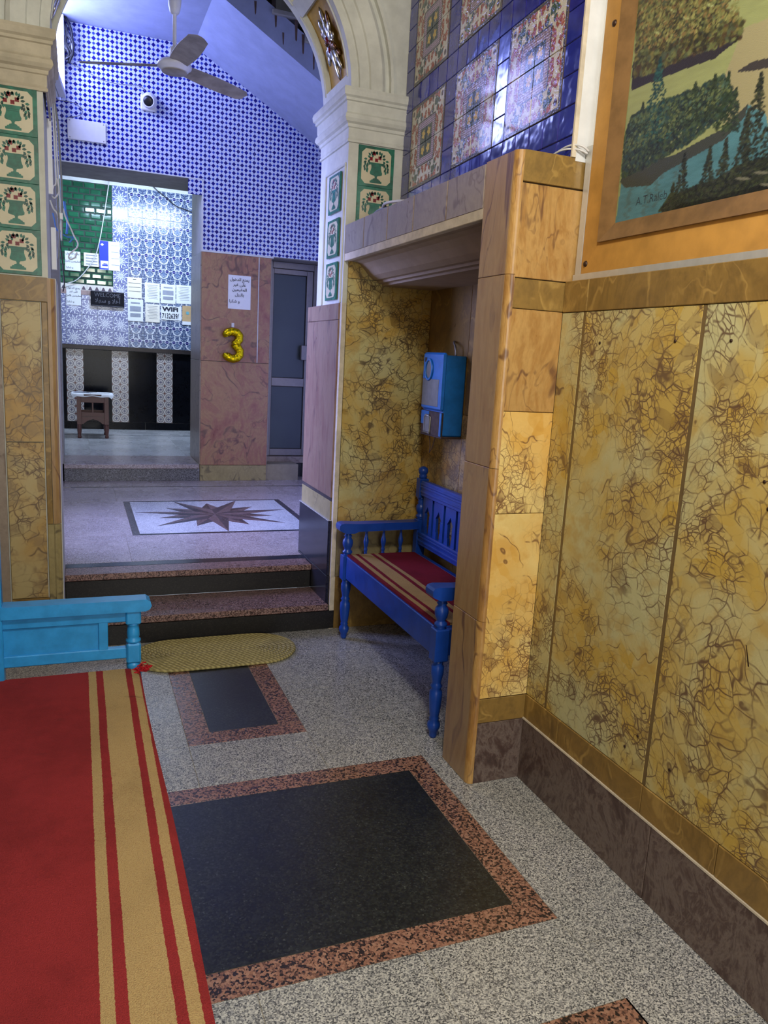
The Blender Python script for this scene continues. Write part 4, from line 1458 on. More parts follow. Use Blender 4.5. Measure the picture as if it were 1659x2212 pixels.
# ------------------------------------------------------------------ bench in the niche
BY0, BY1, BXF, BXB = 2.632, 3.795, 1.322, 1.735
P = 'paint_royal_blue'
rb = tag(empty('wooden_bench', ((BXF + BXB) / 2, (BY0 + BY1) / 2, 0)), 'royal blue wooden bench with turned legs standing in the marble niche', 'bench')
for y in (BY0, BY1):
    mb = MB()
    mb.lathe(turned(LEG, 0, 0.335), (BXF, y, 0), n=18).box(BXF - 0.030, BXF + 0.030, y - 0.030, y + 0.030, 0.333, 0.468, 0.004).lathe(turned(POST, 0.467, 0.602), (BXF, y, 0), n=18)
    mb.build('front_leg', P, rb)
    mb = MB()
    mb.box(BXB - 0.026, BXB + 0.026, y - 0.026, y + 0.026, 0.0, 0.655, 0.004).lathe(turned(POST, 0.655, 0.775), (BXB, y, 0), n=18).box(BXB - 0.026, BXB + 0.026, y - 0.026, y + 0.026, 0.773, 0.880, 0.004)
    mb.lathe([(0.022, 0.879), (0.020, 0.888), (0.024, 0.892), (0.018, 0.898), (0.024, 0.908), (0.027, 0.920), (0.024, 0.934), (0.012, 0.943), (0.002, 0.945)], (BXB, y, 0), n=18)
    mb.build('back_post', P, rb)
    # arm rest with a scooped, rounded front
    pts = [(1.262, 0.618), (1.266, 0.606), (1.282, 0.598), (1.30, 0.590), (1.345, 0.590), (1.37, 0.600), (BXB - 0.02, 0.605), (BXB - 0.02, 0.645), (1.37, 0.642), (1.29, 0.646), (1.270, 0.642), (1.263, 0.632)]
    MB().prism(pts, y - 0.036, y + 0.036, 'xz').build('arm_rest', P, rb)
    for x in (1.425, 1.525, 1.625):
        MB().lathe(turned(SPIN, 0.466, 0.605), (x, y, 0), n=12).build('spindle', P, rb)
    MB().box(BXF + 0.03, BXB - 0.026, y - 0.014, y + 0.014, 0.352, 0.463, 0.003).build('side_rail', P, rb)
MB().box(BXF - 0.016, BXF + 0.016, BY0 + 0.03, BY1 - 0.03, 0.345, 0.466, 0.003).build('front_rail', P, rb)
MB().box(BXB - 0.014, BXB + 0.014, BY0 + 0.026, BY1 - 0.026, 0.345, 0.463, 0.003).build('back_rail', P, rb)
MB().box(BXF - 0.01, BXB - 0.02, BY0 + 0.02, BY1 - 0.02, 0.447, 0.465, 0.003).build('seat_board', P, rb)
for z0, z1, nm in ((0.790, 0.872, 'top_rail'), (0.520, 0.592, 'lower_rail')):
    o = MB().box(BXB - 0.020, BXB + 0.012, BY0 + 0.026, BY1 - 0.026, z0, z1, 0.003).build(nm, P, rb)
    for dz in (0.018, 0.044, 0.058):
        MB().box(BXB - 0.0245, BXB - 0.018, BY0 + 0.03, BY1 - 0.03, z0 + dz, z0 + dz + 0.012, 0.002).build('bead', P, o)
w = (BY1 - BY0 - 0.052) / 8
for k in range(8):
    y0 = BY0 + 0.026 + w * k
    y1 = y0 + w - 0.022
    c = (y0 + y1) / 2
    mb = MB()
    for s in (-1, 1):
        e = y0 if s < 0 else y1
        pts = [(e, 0.590), (c + s * 0.020, 0.590), (c + s * 0.020, 0.628), (c + s * 0.026, 0.632), (c + s * 0.026, 0.695), (c + s * 0.034, 0.700), (c + s * 0.014, 0.722), (c, 0.742), (c, 0.792), (e, 0.792)]
        if s > 0: pts = pts[::-1]
        mb.prism(pts[::-1], BXB - 0.010, BXB + 0.004, 'yz')
    mb.build('fret_slat', P, rb)

# striped runner lying on that seat
mb = MB()
mb.grid(lambda u, v: (0.004 + 0.385 * u, (BY0 + 0.024) + (BY1 - BY0 - 0.048) * v - (BY0 + BY1) / 2, 0.0085 + 0.0015 * math.sin(9 * u + 7 * v)), 20, 30)
mb.grid(lambda u, v: (0.004 + 0.385 * (1 - u), (BY0 + 0.024) + (BY1 - BY0 - 0.048) * v - (BY0 + BY1) / 2, 0.0), 2, 2)
for e in (0, 1):
    mb.grid(lambda u, v: (0.004 + 0.385 * u, (BY0 + 0.024) + (BY1 - BY0 - 0.048) * e - (BY0 + BY1) / 2, 0.009 * v), 20, 1)
    mb.grid(lambda u, v: (0.004 + 0.385 * e, (BY0 + 0.024) + (BY1 - BY0 - 0.048) * u - (BY0 + BY1) / 2, 0.009 * v), 20, 1)
o = mb.build('seat_runner', 'carpet_stripes_bench', None, (BXF - 0.012, (BY0 + BY1) / 2, 0.4665), recenter=False)
tag(o, 'dark red runner with beige stripes covering the niche bench seat', 'runner')

# ------------------------------------------------------------------ sky-blue bench at the other side
P = 'paint_sky_blue'
LXF, LXB, LY = 0.155, -0.255, 2.557
ly0 = 0.55
lb = tag(empty('wooden_bench', ((LXF + LXB) / 2, (LY + ly0) / 2, 0)), 'sky blue wooden bench with panelled arm in front of the worn pier', 'bench')
for y in (LY, ly0):
    mb = MB()
    mb.lathe(turned(LEG, 0, 0.31), (LXF, y, 0), n=16).box(LXF - 0.024, LXF + 0.024, y - 0.024, y + 0.024, 0.305, 0.440, 0.004)
    mb.lathe([(0.018, 0.439), (0.022, 0.452), (0.023, 0.462), (0.020, 0.470)], (LXF, y, 0), n=16)
    mb.box(LXF - 0.023, LXF + 0.023, y - 0.023, y + 0.023, 0.469, 0.538, 0.006)
    mb.lathe([(0.020, 0.537), (0.024, 0.542), (0.024, 0.548), (0.018, 0.552), (0.0205, 0.560), (0.0205, 0.572), (0.019, 0.588), (0.017, 0.598), (0.023, 0.604)], (LXF, y, 0), n=16)
    mb.box(LXF - 0.024, LXF + 0.024, y - 0.023, y + 0.023, 0.603, 0.655, 0.005)
    mb.build('front_leg', P, lb)
    MB().box(LXB - 0.026, LXB + 0.024, y - 0.028, y + 0.026, 0.0, 0.98, 0.004).build('back_post', P, lb)
    pts = [(LXB + 0.02, 0.650), (0.193, 0.650), (0.206, 0.656), (0.212, 0.668), (0.208, 0.682), (0.196, 0.690), (LXB + 0.02, 0.690)]
    MB().prism(pts, y - 0.030, y + 0.030, 'xz').build('arm_rest', P, lb)
    MB().box(LXB + 0.02, LXF - 0.02, y - 0.013, y + 0.013, 0.612, 0.651, 0.003).build('arm_rail', P, lb)
    MB().box(LXB + 0.02, LXF - 0.02, y - 0.013, y + 0.013, 0.486, 0.523, 0.003).build('arm_rail', P, lb)
    MB().box(LXB + 0.02, 0.050, y - 0.005, y + 0.007, 0.52, 0.615).build('arm_panel', P, lb)
    MB().box(0.047, 0.076, y - 0.012, y + 0.012, 0.520, 0.615, 0.002).build('arm_stile', P, lb)
    MB().box(LXB + 0.02, LXF - 0.02, y - 0.012, y + 0.012, 0.33, 0.415, 0.002).build('side_rail', P, lb)
MB().box(LXF - 0.014, LXF + 0.014, ly0 + 0.024, LY - 0.024, 0.33, 0.432, 0.003).build('front_rail', P, lb)
MB().box(LXB - 0.014, LXB + 0.014, ly0 + 0.026, LY - 0.028, 0.33, 0.432, 0.003).build('back_rail', P, lb)
MB().box(LXB + 0.02, LXF - 0.02, ly0 - 0.005, LY - 0.028, 0.428, 0.443, 0.003).build('seat_board', P, lb)
for k, (z0, z1) in enumerate(((0.52, 0.60), (0.70, 0.78), (0.86, 0.94))):
    MB().box(LXB - 0.012, LXB + 0.010, ly0 + 0.026, LY - 0.028, z0, z1, 0.003).build('back_slat', P, lb)

# red runner on that seat, its front edge lying a little past the rail
CX0 = 0.193


def runner(u, v):
    x = -0.43 * u
    y = 0.52 + (2.538 - 0.52) * v
    d = -x
    fx = 0.0
    z = 0.4455 + 0.0035 * math.sin(3.1 * y + 4 * d) * 0.4
    if d < 0.05:
        z -= 0.012 * (1 - d / 0.05) ** 2
    if False:                       # far end frays out past the board
        y += 0.012 * math.sin(60 * d) * (v - 0.93) / 0.07
    x += -0.018 * v + 0.003 * math.sin(5 * y)
    return (x, y - 1.53, z - 0.40 + 0.006)


mb = MB()
mb.grid(runner, 60, 90)
mb.grid(lambda u, v: tuple(Vector(runner(1 - u, v)) - Vector((0, 0, 0.0065))), 60, 90)
mb.grid(lambda u, v: tuple(Vector(runner(0, u)) - Vector((0, 0, 0.0065 * (1 - v)))), 90, 1)
mb.grid(lambda u, v: tuple(Vector(runner(1 - u, 1)) - Vector((0, 0, 0.0065 * (1 - v)))), 60, 1)
mb.grid(lambda u, v: tuple(Vector(runner(u, 0)) - Vector((0, 0, 0.0065 * (1 - v)))), 60, 1)
cr = mb.build('seat_runner', 'carpet_stripes', None, (CX0, 1.53, 0.40), recenter=False)
tag(cr, 'long bright red runner with tan stripes covering the sky blue bench seat', 'runner')
mb = MB()
r_ = random.Random(5)
for k in range(16):
    b = Vector((0.165 + r_.uniform(-0.008, 0.028), 2.525 + r_.uniform(-0.012, 0.012), 0.447))
    pts = [b]
    for j in range(6):
        b = b + Vector((r_.uniform(-0.010, 0.014), r_.uniform(-0.010, 0.012), r_.uniform(-0.004, 0.006)))
        b.z = max(b.z, 0.449)
        pts.append(b)
    mb.tube(smooth_path(pts, 3), 0.0022, 5)
mb.build('frayed_tuft', 'carpet_red', cr)

# ------------------------------------------------------------------ oval straw mat
mat_root = tag(empty('oval_mat', (0.62, 3.735, 0)), 'oval braided straw mat lying at the foot of the granite steps', 'mat')
NR = 9
for k in range(NR):
    r = 0.205 * (k + 0.5) / NR + 0.004
    L = 0.20
    pts = []
    for j in range(40):
        a = 2 * PI * j / 40
        q = Vector((0.625 + r * math.cos(a) * (1 + 0.012 * math.sin(3 * a)) + (L if math.cos(a) > 0 else -L) * min(1, abs(math.cos(a)) * 6), 3.737 + r * math.sin(a) + 0.008 * math.cos(a), 0.0085))
        pts.append(q)
    m_ = MB().tube(pts, 0.0125, 8, True)
    m_.v = [(a, b, 0.0005 + c_ * 0.62) for a, b, c_ in m_.v]
    lo = min(q[2] for q in m_.v)
    m_.v = [(a, b, c_ - lo) for a, b, c_ in m_.v]
    m_.build('braid_row', 'straw_braid', mat_root)
MB().box(0.43, 0.82, 3.728, 3.746, 0.0, 0.012, 0.004).build('braid_core', 'straw_braid', mat_root)

# ------------------------------------------------------------------ pay telephone
y0, y1, x0, x1, z0, z1 = 3.478, 3.728, 1.664, XN, 1.128, 1.548
ph = tag(empty('pay_telephone', ((x0 + x1) / 2, (y0 + y1) / 2, z0)), 'blue metal coin telephone hanging on the niche wall above the bench', 'telephone')
MB().box(x0 + 0.014, x1 - 0.001, y0 + 0.003, y1 - 0.003, z0 + 0.01, z1 - 0.012, 0.006).build('case', 'paint_phone_blue', ph)
fr = MB().box(x0, x0 + 0.022, y0, y1, 1.262, z1, 0.010).build('front_cover', 'paint_phone_blue', ph)
MB().box(x0 + 0.006, x0 + 0.02, y0 + 0.004, y1 - 0.004, z0 + 0.006, 1.256, 0.003).build('coin_door', 'iron_rust', ph)
MB().box(x0 + 0.004, x0 + 0.008, y1 - 0.10, y1 - 0.006, 1.185, 1.254, 0.001).build('paint_remnant', 'paint_phone_blue', ph)
MB().box(x0 + 0.004, x0 + 0.009, y0 + 0.002, y0 + 0.022, z0 + 0.01, 1.254, 0.001).build('paint_remnant', 'paint_phone_blue', ph)
MB().box(x0 + 0.008, x1 - 0.004, y0 - 0.001, y1 + 0.001, z0, z0 + 0.010, 0.002).build('bottom_plate', 'iron_rust', ph)
MB().box(x0 - 0.0012, x0 + 0.004, y0 + 0.045, y1 - 0.012, 1.282, 1.416, 0.001).build('dial_plate', 'phone_panel', fr)
oy, oz = 3.645, 1.462
mb = MB()
mb.tube([(x0 - 0.003, oy + 0.040 * math.cos(2 * PI * k / 28), oz + 0.050 * math.sin(2 * PI * k / 28)) for k in range(28)], 0.0065, 8, True)
mb.build('oval_ring', 'paint_phone_blue', fr)
MB().prism([(oy + 0.037 * math.cos(2 * PI * k / 28), oz + 0.047 * math.sin(2 * PI * k / 28)) for k in range(28)][::-1], x0 - 0.002, x0 + 0.004, 'yz').build('oval_grille', 'phone_panel', fr)
MB().box(x0 - 0.001, x0 + 0.003, 3.682, 3.706, 1.500, 1.522).build('coin_slot', 'black_rubber', fr)
mb = MB()
mb.tube([(x0 + 0.003, 3.640 + a * 0.032, 1.188 + b) for a, b in ((-1, 0.036), (-0.7, 0.044), (0.7, 0.044), (1, 0.036), (1, -0.036), (1.2, -0.044), (-1.2, -0.044), (-1, -0.036))], 0.006, 8, True)
mb.build('return_cup_rim', 'steel_grey', ph)
MB().box(x0 + 0.001, x0 + 0.01, 3.612, 3.668, 1.15, 1.226).build('return_cup', 'phone_panel', ph)
mb = MB()
for yy in (3.66, 3.585):
    mb.tube(smooth_path([(x0 + 0.03, yy, z0 + 0.004), (x0 + 0.03, 3.630 + (yy - 3.630) * 0.4, z0 - 0.055), (x0 + 0.03, 3.648, z0 - 0.090)], 5), 0.0022, 6)
mb.build('wire_loop', 'iron_rust', ph)
mb = MB()
mb.tube(smooth_path([(x1 - 0.03, 3.55, z1 - 0.012), (x1 - 0.03, 3.56, z1 + 0.03), (x1 - 0.02, 3.60, z1 + 0.05), (x1 - 0.004, 3.63, z1 + 0.06)], 5), 0.005, 8)
mb.build('feed_cable', 'steel_grey', ph)

# ------------------------------------------------------------------ framed landscape painting
XQ = 1.532
pt = tag(empty('framed_painting', (XQ, 1.45, 1.786)), 'large landscape painting of trees and a river in an ochre frame', 'painting')
fo = at(1254, 592, x=XQ); fi = at(1295, 524, x=XQ); fc = at(1325, 481, x=XQ); fw = at(1240, 605, x=XQ)
yo, zo, yi, zi, yc, zc = fo.y, fo.z, fi.y, fi.z, fc.y, fc.z
YN, ZN = 0.62, 3.05                                  # the frame runs on past the picture
mb = MB()
mb.prism([(yo, zo), (yi, zi), (YN - 0.05, zi), (YN - 0.13, zo)], XQ + 0.018, XQ, 'yz')
mb.build('outer_frame_rail', 'frame_ochre', pt)
mb = MB()
mb.prism([(yo, zo), (yo, ZN + 0.13), (yi, ZN + 0.05), (yi, zi)], XQ + 0.018, XQ, 'yz')
mb.build('outer_frame_stile', 'frame_ochre', pt)
mb = MB()
mb.add([(XQ - 0.010, yi, zi), (XQ - 0.010, YN - 0.05, zi), (XQ + 0.006, YN, zc), (XQ + 0.006, yc, zc), (XQ, yi, zi), (XQ, YN - 0.05, zi)], [(0, 3, 2, 1), (0, 1, 5, 4)], False)
mb.build('inner_frame_rail', 'frame_brown', pt)
mb = MB()
mb.add([(XQ - 0.010, yi, zi), (XQ - 0.010, yi, ZN + 0.05), (XQ + 0.006, yc, ZN), (XQ + 0.006, yc, zc), (XQ, yi, zi), (XQ, yi, ZN + 0.05)], [(0, 1, 2, 3), (0, 4, 5, 1)], False)
mb.build('inner_frame_stile', 'frame_brown', pt)
sbox('mount_strip', 'stripe_metal', XQ - 0.006, XQ + 0.018, YN - 0.13, fw.y, 1.785, zo - 0.001, pt)
sbox('mount_strip', 'stripe_metal', XQ - 0.002, XQ + 0.018, yo + 0.001, fw.y - 0.004, zo - 0.001, 2.20, pt)
for u, v in ((1328, 50), (1265, 570)):
    p = at(u, v, x=XQ)
    MB().lathe([(0.010, 0.002), (0.010, 0.0), (0.007, -0.005), (0.002, -0.006)], (XQ, p.y, p.z), 'x', 12).build('bolt', 'bolt_brown', pt)


def paint():
    NY, NZ = 430, 400
    cy0, cy1, cz0, cz1 = yc + 0.004, YN, zc - 0.004, ZN
    A = np.linspace(0, 1, NY)
    Bz = np.linspace(0, 1, NZ)
    YY, ZZ = np.meshgrid(cy0 + (cy1 - cy0) * A, cz0 + (cz1 - cz0) * Bz)
    img = np.zeros((NZ, NY, 3))
    r = np.random.default_rng(3)

    def pix(pts):
        o = []
        for u, v in pts:
            p = at(u, v, x=XQ)
            o.append((p.y, p.z))
        return o

    def poly(pts):
        m = np.zeros(YY.shape, bool)
        n = len(pts)
        for i in range(n):
            (a, b), (c, d) = pts[i], pts[(i + 1) % n]
            if b == d: continue
            k = ((b > ZZ) != (d > ZZ)) & (YY < (c - a) * (ZZ - b) / (d - b) + a)
            m ^= k
        return m

    def col(c):
        return np.array([lin(q) for q in c])

    def noise(sy, sz):
        g = r.random((sz, sy))
        iy, iz = np.linspace(0, sy - 1.001, NY), np.linspace(0, sz - 1.001, NZ)
        fy, fz = iy % 1, iz % 1
        iy, iz = iy.astype(int), iz.astype(int)
        a = g[np.ix_(iz, iy)]; b = g[np.ix_(iz, iy + 1)]; c = g[np.ix_(iz + 1, iy)]; d = g[np.ix_(iz + 1, iy + 1)]
        return (a * (1 - fy) + b * fy) * (1 - fz)[:, None] + (c * (1 - fy) + d * fy) * fz[:, None]

    def dab(y, z, ry, rz, c, a=1.0, ang=0.0):
        i0 = int((y - cy0) / (cy1 - cy0) * NY); j0 = int((z - cz0) / (cz1 - cz0) * NZ)
        k = int(max(ry, rz) / abs(cy1 - cy0) * NY) + 2
        s = (slice(max(0, j0 - k), min(NZ, j0 + k)), slice(max(0, i0 - k), min(NY, i0 + k)))
        if s[0].start >= s[0].stop or s[1].start >= s[1].stop: return
        dy, dz = YY[s] - y, ZZ[s] - z
        ca, sa = math.cos(ang), math.sin(ang)
        q = ((dy * ca + dz * sa) / ry) ** 2 + ((-dy * sa + dz * ca) / rz) ** 2
        w = np.clip(1.6 - 1.6 * q, 0, 1)[..., None] * a
        img[s] = img[s] * (1 - w) + c * w

    def foliage(pts, cols, n, size):
        m = poly(pix(pts))
        js, is_ = np.nonzero(m)
        if len(js) == 0: return
        order = r.integers(0, len(js), n)
        for o in order:
            c = col(cols[r.integers(len(cols))]) * (0.7 + 0.6 * r.random())
            y, z = YY[js[o], is_[o]], ZZ[js[o], is_[o]]
            s = size * (0.5 + r.random())
            dab(y, z, s, s * (0.4 + 0.5 * r.random()), c, 0.85, r.uniform(-0.9, 0.9))

    def conifer(u, v, h, w, cols):
        p = at(u, v, x=XQ)
        n = int(h / 0.006)
        for k in range(n):
            f = k / n
            ww = w * f ** 0.8 * (0.65 + 0.5 * r.random())
            for s in range(9):
                dab(p.y + r.uniform(-ww, ww), p.z - h * f + r.uniform(-0.006, 0.006), 0.0065, 0.0034, col(cols[r.integers(len(cols))]) * (0.6 + 0.7 * r.random()), 0.9, r.uniform(-0.6, 0.6))

    # meadow and sky-side hill
    img[:] = col((142, 148, 96))
    img[:] *= (0.80 + 0.22 * noise(7, 9) + 0.18 * noise(40, 160))[..., None]
    img[poly(pix([(1600, 60), (1700, 20), (1720, 240), (1570, 300), (1540, 220)]))] = col((150, 142, 104))
    # tree shade then the dark tree mass
    img[poly(pix([(1360, 195), (1400, 178), (1470, 150), (1540, 125), (1560, 108), (1598, 80), (1590, 45), (1480, 60), (1380, 90), (1362, 140)]))] = col((46, 42, 46))
    foliage([(1366, 165), (1372, 60), (1380, -40), (1600, -60), (1560, 20), (1602, 40), (1596, 80), (1540, 100), (1480, 118), (1420, 150)], [(58, 56, 34), (80, 76, 40), (112, 104, 54), (74, 56, 36), (100, 106, 60), (72, 80, 56), (44, 42, 30)], 5200, 0.0085)
    for u, v in ((1415, 70), (1450, 22), (1478, 38), (1530, 10)):
        p = at(u, v, x=XQ); dab(p.y, p.z, 0.018, 0.004, col((170, 178, 116)), 0.9, 0.5)
    img[poly(pix([(1585, 155), (1620, 132), (1680, 118), (1680, 140), (1620, 152)]))] = col((58, 54, 52))
    # river
    riv = poly(pix([(1325, 486), (1340, 380), (1400, 372), (1500, 330), (1590, 260), (1612, 225), (1650, 245), (1680, 420), (1500, 460)]))
    img[riv] = col((74, 118, 126)) * (0.70 + 0.30 * noise(26, 40)[riv] + 0.25 * noise(60, 200)[riv])[:, None]
    shd = poly(pix([(1335, 392), (1350, 360), (1450, 335), (1560, 275), (1612, 222), (1605, 250), (1560, 300), (1480, 345), (1430, 372), (1400, 400), (1345, 405)]))
    img[shd] = col((58, 62, 56))
    for u, v, h in ((1395, 400, 60), (1420, 380, 80), (1460, 360, 60), (1355, 410, 50)):
        p = at(u, v, x=XQ)
        for k in range(14):
            dab(p.y + r.uniform(-0.012, 0.012), p.z - 0.006 * k, 0.012, 0.004, col((70, 74, 62)), 0.4)
    # far bank trees
    foliage([(1338, 385), (1345, 300), (1360, 250), (1395, 232), (1430, 215), (1500, 190), (1560, 160), (1582, 200), (1560, 250), (1480, 310), (1400, 355)], [(40, 62, 60), (52, 70, 50), (36, 46, 42), (66, 80, 50), (30, 38, 38)], 4200, 0.0065)
    conifer(1422, 128, 0.22, 0.075, [(34, 70, 66), (44, 86, 78), (28, 54, 56)])
    for u_, v_, h_ in ((1385, 225, 0.08), (1365, 250, 0.10), (1455, 215, 0.08), (1480, 200, 0.09), (1515, 190, 0.08), (1585, 195, 0.10)):
        conifer(u_, v_, h_, 0.035, [(44, 58, 44), (58, 72, 48), (34, 44, 40)])
    conifer(1570, 160, 0.13, 0.035, [(50, 66, 40), (38, 52, 36)])
    conifer(1498, 182, 0.10, 0.035, [(50, 62, 40), (36, 48, 34)])
    conifer(1540, 165, 0.10, 0.03, [(52, 62, 40), (36, 48, 34)])
    foliage([(1345, 330), (1360, 255), (1395, 236), (1430, 220), (1500, 195), (1560, 168), (1575, 195), (1500, 250), (1420, 300)], [(84, 98, 60), (70, 92, 74), (96, 104, 62)], 500, 0.0045)
    foliage([(1375, 110), (1380, 0), (1590, -40), (1595, 40), (1500, 70)], [(138, 136, 78), (120, 122, 70), (128, 104, 60)], 700, 0.0050)
    # near bank
    foliage([(1420, 455), (1440, 425), (1500, 400), (1560, 380), (1600, 350), (1700, 330), (1700, 420), (1500, 452)], [(40, 48, 34), (56, 66, 40), (28, 32, 30), (34, 38, 30)], 3000, 0.0065)
    for u, v, h, w_ in ((1475, 335, 0.15, 0.035), (1530, 320, 0.14, 0.035), (1565, 300, 0.16, 0.035), (1640, 160, 0.30, 0.075), (1612, 240, 0.2, 0.05), (1450, 400, 0.07, 0.03), (1690, 180, 0.3, 0.08)):
        conifer(u, v, h, w_, [(40, 46, 34), (56, 62, 40), (28, 34, 30), (48, 50, 40)])
    img[poly(pix([(1430, 462), (1470, 438), (1540, 425), (1690, 385), (1690, 420), (1500, 452)]))] *= 0.4
    for u, v in ((1640, 372), (1600, 385), (1655, 398)):
        p = at(u, v, x=XQ); dab(p.y, p.z, 0.03, 0.004, col((120, 118, 100)), 0.7, 0.2)
    img = img
    me = bpy.data.meshes.new('canvas')
    verts = [(0.0, float(YY[j, i]) - 1.45, float(ZZ[j, i]) - 1.786) for j in range(NZ) for i in range(NY)]
    faces = [(j * NY + i, (j + 1) * NY + i, (j + 1) * NY + i + 1, j * NY + i + 1) for j in range(NZ - 1) for i in range(NY - 1)]
    me.from_pydata(verts, [], faces)
    ca = me.color_attributes.new('paint', 'FLOAT_COLOR', 'POINT')
    flat = np.ones((NZ * NY, 4), np.float32)
    flat[:, :3] = np.clip(img.reshape(-1, 3), 0, 1)
    ca.data.foreach_set('color', flat.ravel())
    me.materials.append(M['painting_canvas'])
    me.update()
    o = link('canvas', me, pt, (XQ + 0.007, 1.45, 1.786))
    p = at(1402, 436, x=XQ)
    mb = MB()
    v, f = text_mesh('A.T.Raleb', 0.034, 'CENTER', -0.0006)
    sy = -1.0
    mb.add([(0.0, sy * a, b) for a, b, _ in v], f, False)
    mb.v = [(XQ + 0.0062, q[1] + p.y, q[2] + p.z) for q in mb.v]
    mb.build('signature', 'ink', o)


paint()
MB().box(XQ + 0.009, 1.552, YN, yc + 0.01, zc - 0.01, ZN).build('backing_board', 'frame_brown', pt)

# ------------------------------------------------------------------ ceiling fan
FY = 5.55
hub = at(377, 146, y=FY)
fan = tag(empty('ceiling_fan', (hub.x, FY, hub.z)), 'white three-bladed ceiling fan hanging in the star room', 'fan')
hx, hz = hub.x, hub.z
MB().lathe([(0.03, -0.030), (0.065, -0.028), (0.088, -0.018), (0.094, -0.006), (0.106, -0.002), (0.108, 0.010), (0.104, 0.022), (0.085, 0.036), (0.05, 0.046), (0.03, 0.048)], (hx, FY, hz), n=32).build('motor', 'fan_white', fan)
MB().lathe([(0.075, -0.0315), (0.080, -0.029)], (hx, FY, hz), n=32).build('motor_cap', 'fan_dust', fan)
MB().lathe([(0.030, 0.046), (0.030, 0.110), (0.022, 0.118), (0.016, 0.122)], (hx, FY, hz), n=20).build('yoke', 'fan_white', fan)
MB().lathe([(0.0125, 0.10), (0.0125, 4.0 - hz)], (hx, FY, hz), n=14).build('downrod', 'fan_white', fan)
MB().lathe([(0.018, 0.305), (0.030, 0.318), (0.040, 0.36), (0.044, 0.45), (0.03, 0.455)], (hx, FY, hz), n=20).build('canopy', 'fan_white', fan)
MB().lathe([(0.02, 3.90 - hz), (0.05, 3.93 - hz), (0.06, 4.0 - hz)], (hx, FY, hz), n=20).build('ceiling_cup', 'fan_white', fan)
for ang in (160, 277, 32):
    d = Vector((math.cos(math.radians(ang)), math.sin(math.radians(ang)), 0))
    n_ = Vector((-d.y, d.x, 0))
    Lb = 0.585
    tilt = math.radians(13)
    mb = MB()

    def bl(u, v, top):
        wd = 0.058 + 0.012 * math.sin(PI * min(1, u * 1.1)) - (0.03 * max(0, (u - 0.94) / 0.06) ** 2)
        s = (v - 0.5) * 2 * wd
        p = Vector((hx, FY, hz + 0.004 - 0.012 * u)) + d * (0.10 + (Lb - 0.08) * u) + n_ * s * math.cos(tilt)
        p.z += s * math.sin(tilt) * -1.0 + (0.0035 if top else 0.0) + 0.005 * (1 - (2 * v - 1) ** 2)
        return tuple(p)
    mb.grid(lambda u, v: bl(u, v, True), 14, 6).grid(lambda u, v: bl(1 - u, v, False), 14, 6)
    mb.grid(lambda u, v: bl(u, 0, v > 0.5), 14, 1).grid(lambda u, v: bl(u, 1, v < 0.5), 14, 1).grid(lambda u, v: bl(1, u, v > 0.5), 6, 1)
    mb.build('blade', 'fan_dust', fan)

# ------------------------------------------------------------------ security camera
c = at(322, 219, y=YB - 0.03)
sc_ = tag(empty('security_camera', (c.x, YB, c.z - 0.06)), 'white eyeball security camera on the blue chequered wall', 'camera')
MB().box(c.x - 0.068, c.x + 0.060, YB - 0.030, YB - 0.0005, c.z - 0.072, c.z + 0.052, 0.008).build('base_plate', 'plastic_white', sc_)
MB().ell((c.x, YB - 0.055, c.z), (0.062, 0.062, 0.062), 20, 12).build('housing', 'plastic_white', sc_)
f_ = Vector((-0.20, -0.92, -0.32)).normalized()
Rm = Matrix((f_.orthogonal().normalized(), f_.cross(f_.orthogonal().normalized()), f_)).transposed()
mb = MB()
mb.lathe([(0.044, 0.040), (0.050, 0.044), (0.050, 0.064), (0.046, 0.068), (0.041, 0.066)], (0, 0, 0), n=24)
mb.v = [tuple(Rm @ Vector(q) + Vector((c.x, YB - 0.055, c.z))) for q in mb.v]
mb.build('front_ring', 'plastic_white', sc_)
mb = MB()
mb.lathe([(0.041, 0.060), (0.040, 0.0665), (0.02, 0.069), (0.002, 0.070)], (0, 0, 0), n=24)
mb.v = [tuple(Rm @ Vector(q) + Vector((c.x, YB - 0.055, c.z))) for q in mb.v]
mb.build('lens_window', 'plastic_black', sc_)

# ------------------------------------------------------------------ blank cover plate
a, b = at(145, 255, y=YB), at(229, 311, y=YB)
jb = tag(empty('cover_plate', ((a.x + b.x) / 2, YB, b.z)), 'blank white junction cover plate screwed to the chequered wall', 'cover plate')
MB().box(a.x, b.x, YB - 0.022, YB - 0.0005, 3.125, 3.283, 0.003).build('plate', 'plastic_white', jb)
for x in (a.x + 0.018, b.x - 0.018):
    for z in (3.140, 3.268):
        MB().lathe([(0.005, 0.002), (0.005, 0.0), (0.002, -0.001)], (x, YB - 0.0225, z), 'y', 8).build('screw', 'steel_grey', jb)

# ------------------------------------------------------------------ foil balloon in the shape of a 3
bc = at(504, 746, y=YB - 0.05)
pts = [(-0.062, 0.072), (-0.066, 0.098), (-0.030, 0.120), (0.018, 0.118), (0.050, 0.092), (0.050, 0.052), (0.026, 0.022), (0.004, 0.006), (0.034, -0.012), (0.058, -0.046), (0.056, -0.086), (0.024, -0.116), (-0.022, -0.118), (-0.062, -0.092), (-0.070, -0.070)]
pp = smooth_path([(bc.x + x, YB - 0.050, bc.z + z) for x, z in pts], 6)
rr = []
for i, q in enumerate(pp):
    u = i / (len(pp) - 1)
    r = 0.040 * min(1.0, 0.55 + 6 * u, 0.55 + 6 * (1 - u))
    r *= 0.95 + 0.05 * math.cos(u * 2 * PI * 17) - 0.24 * math.exp(-((u - 0.5) / 0.045) ** 2)
    rr.append(r)
bl_ = MB().tube(pp, rr, 16).build('number_balloon', 'gold_foil')
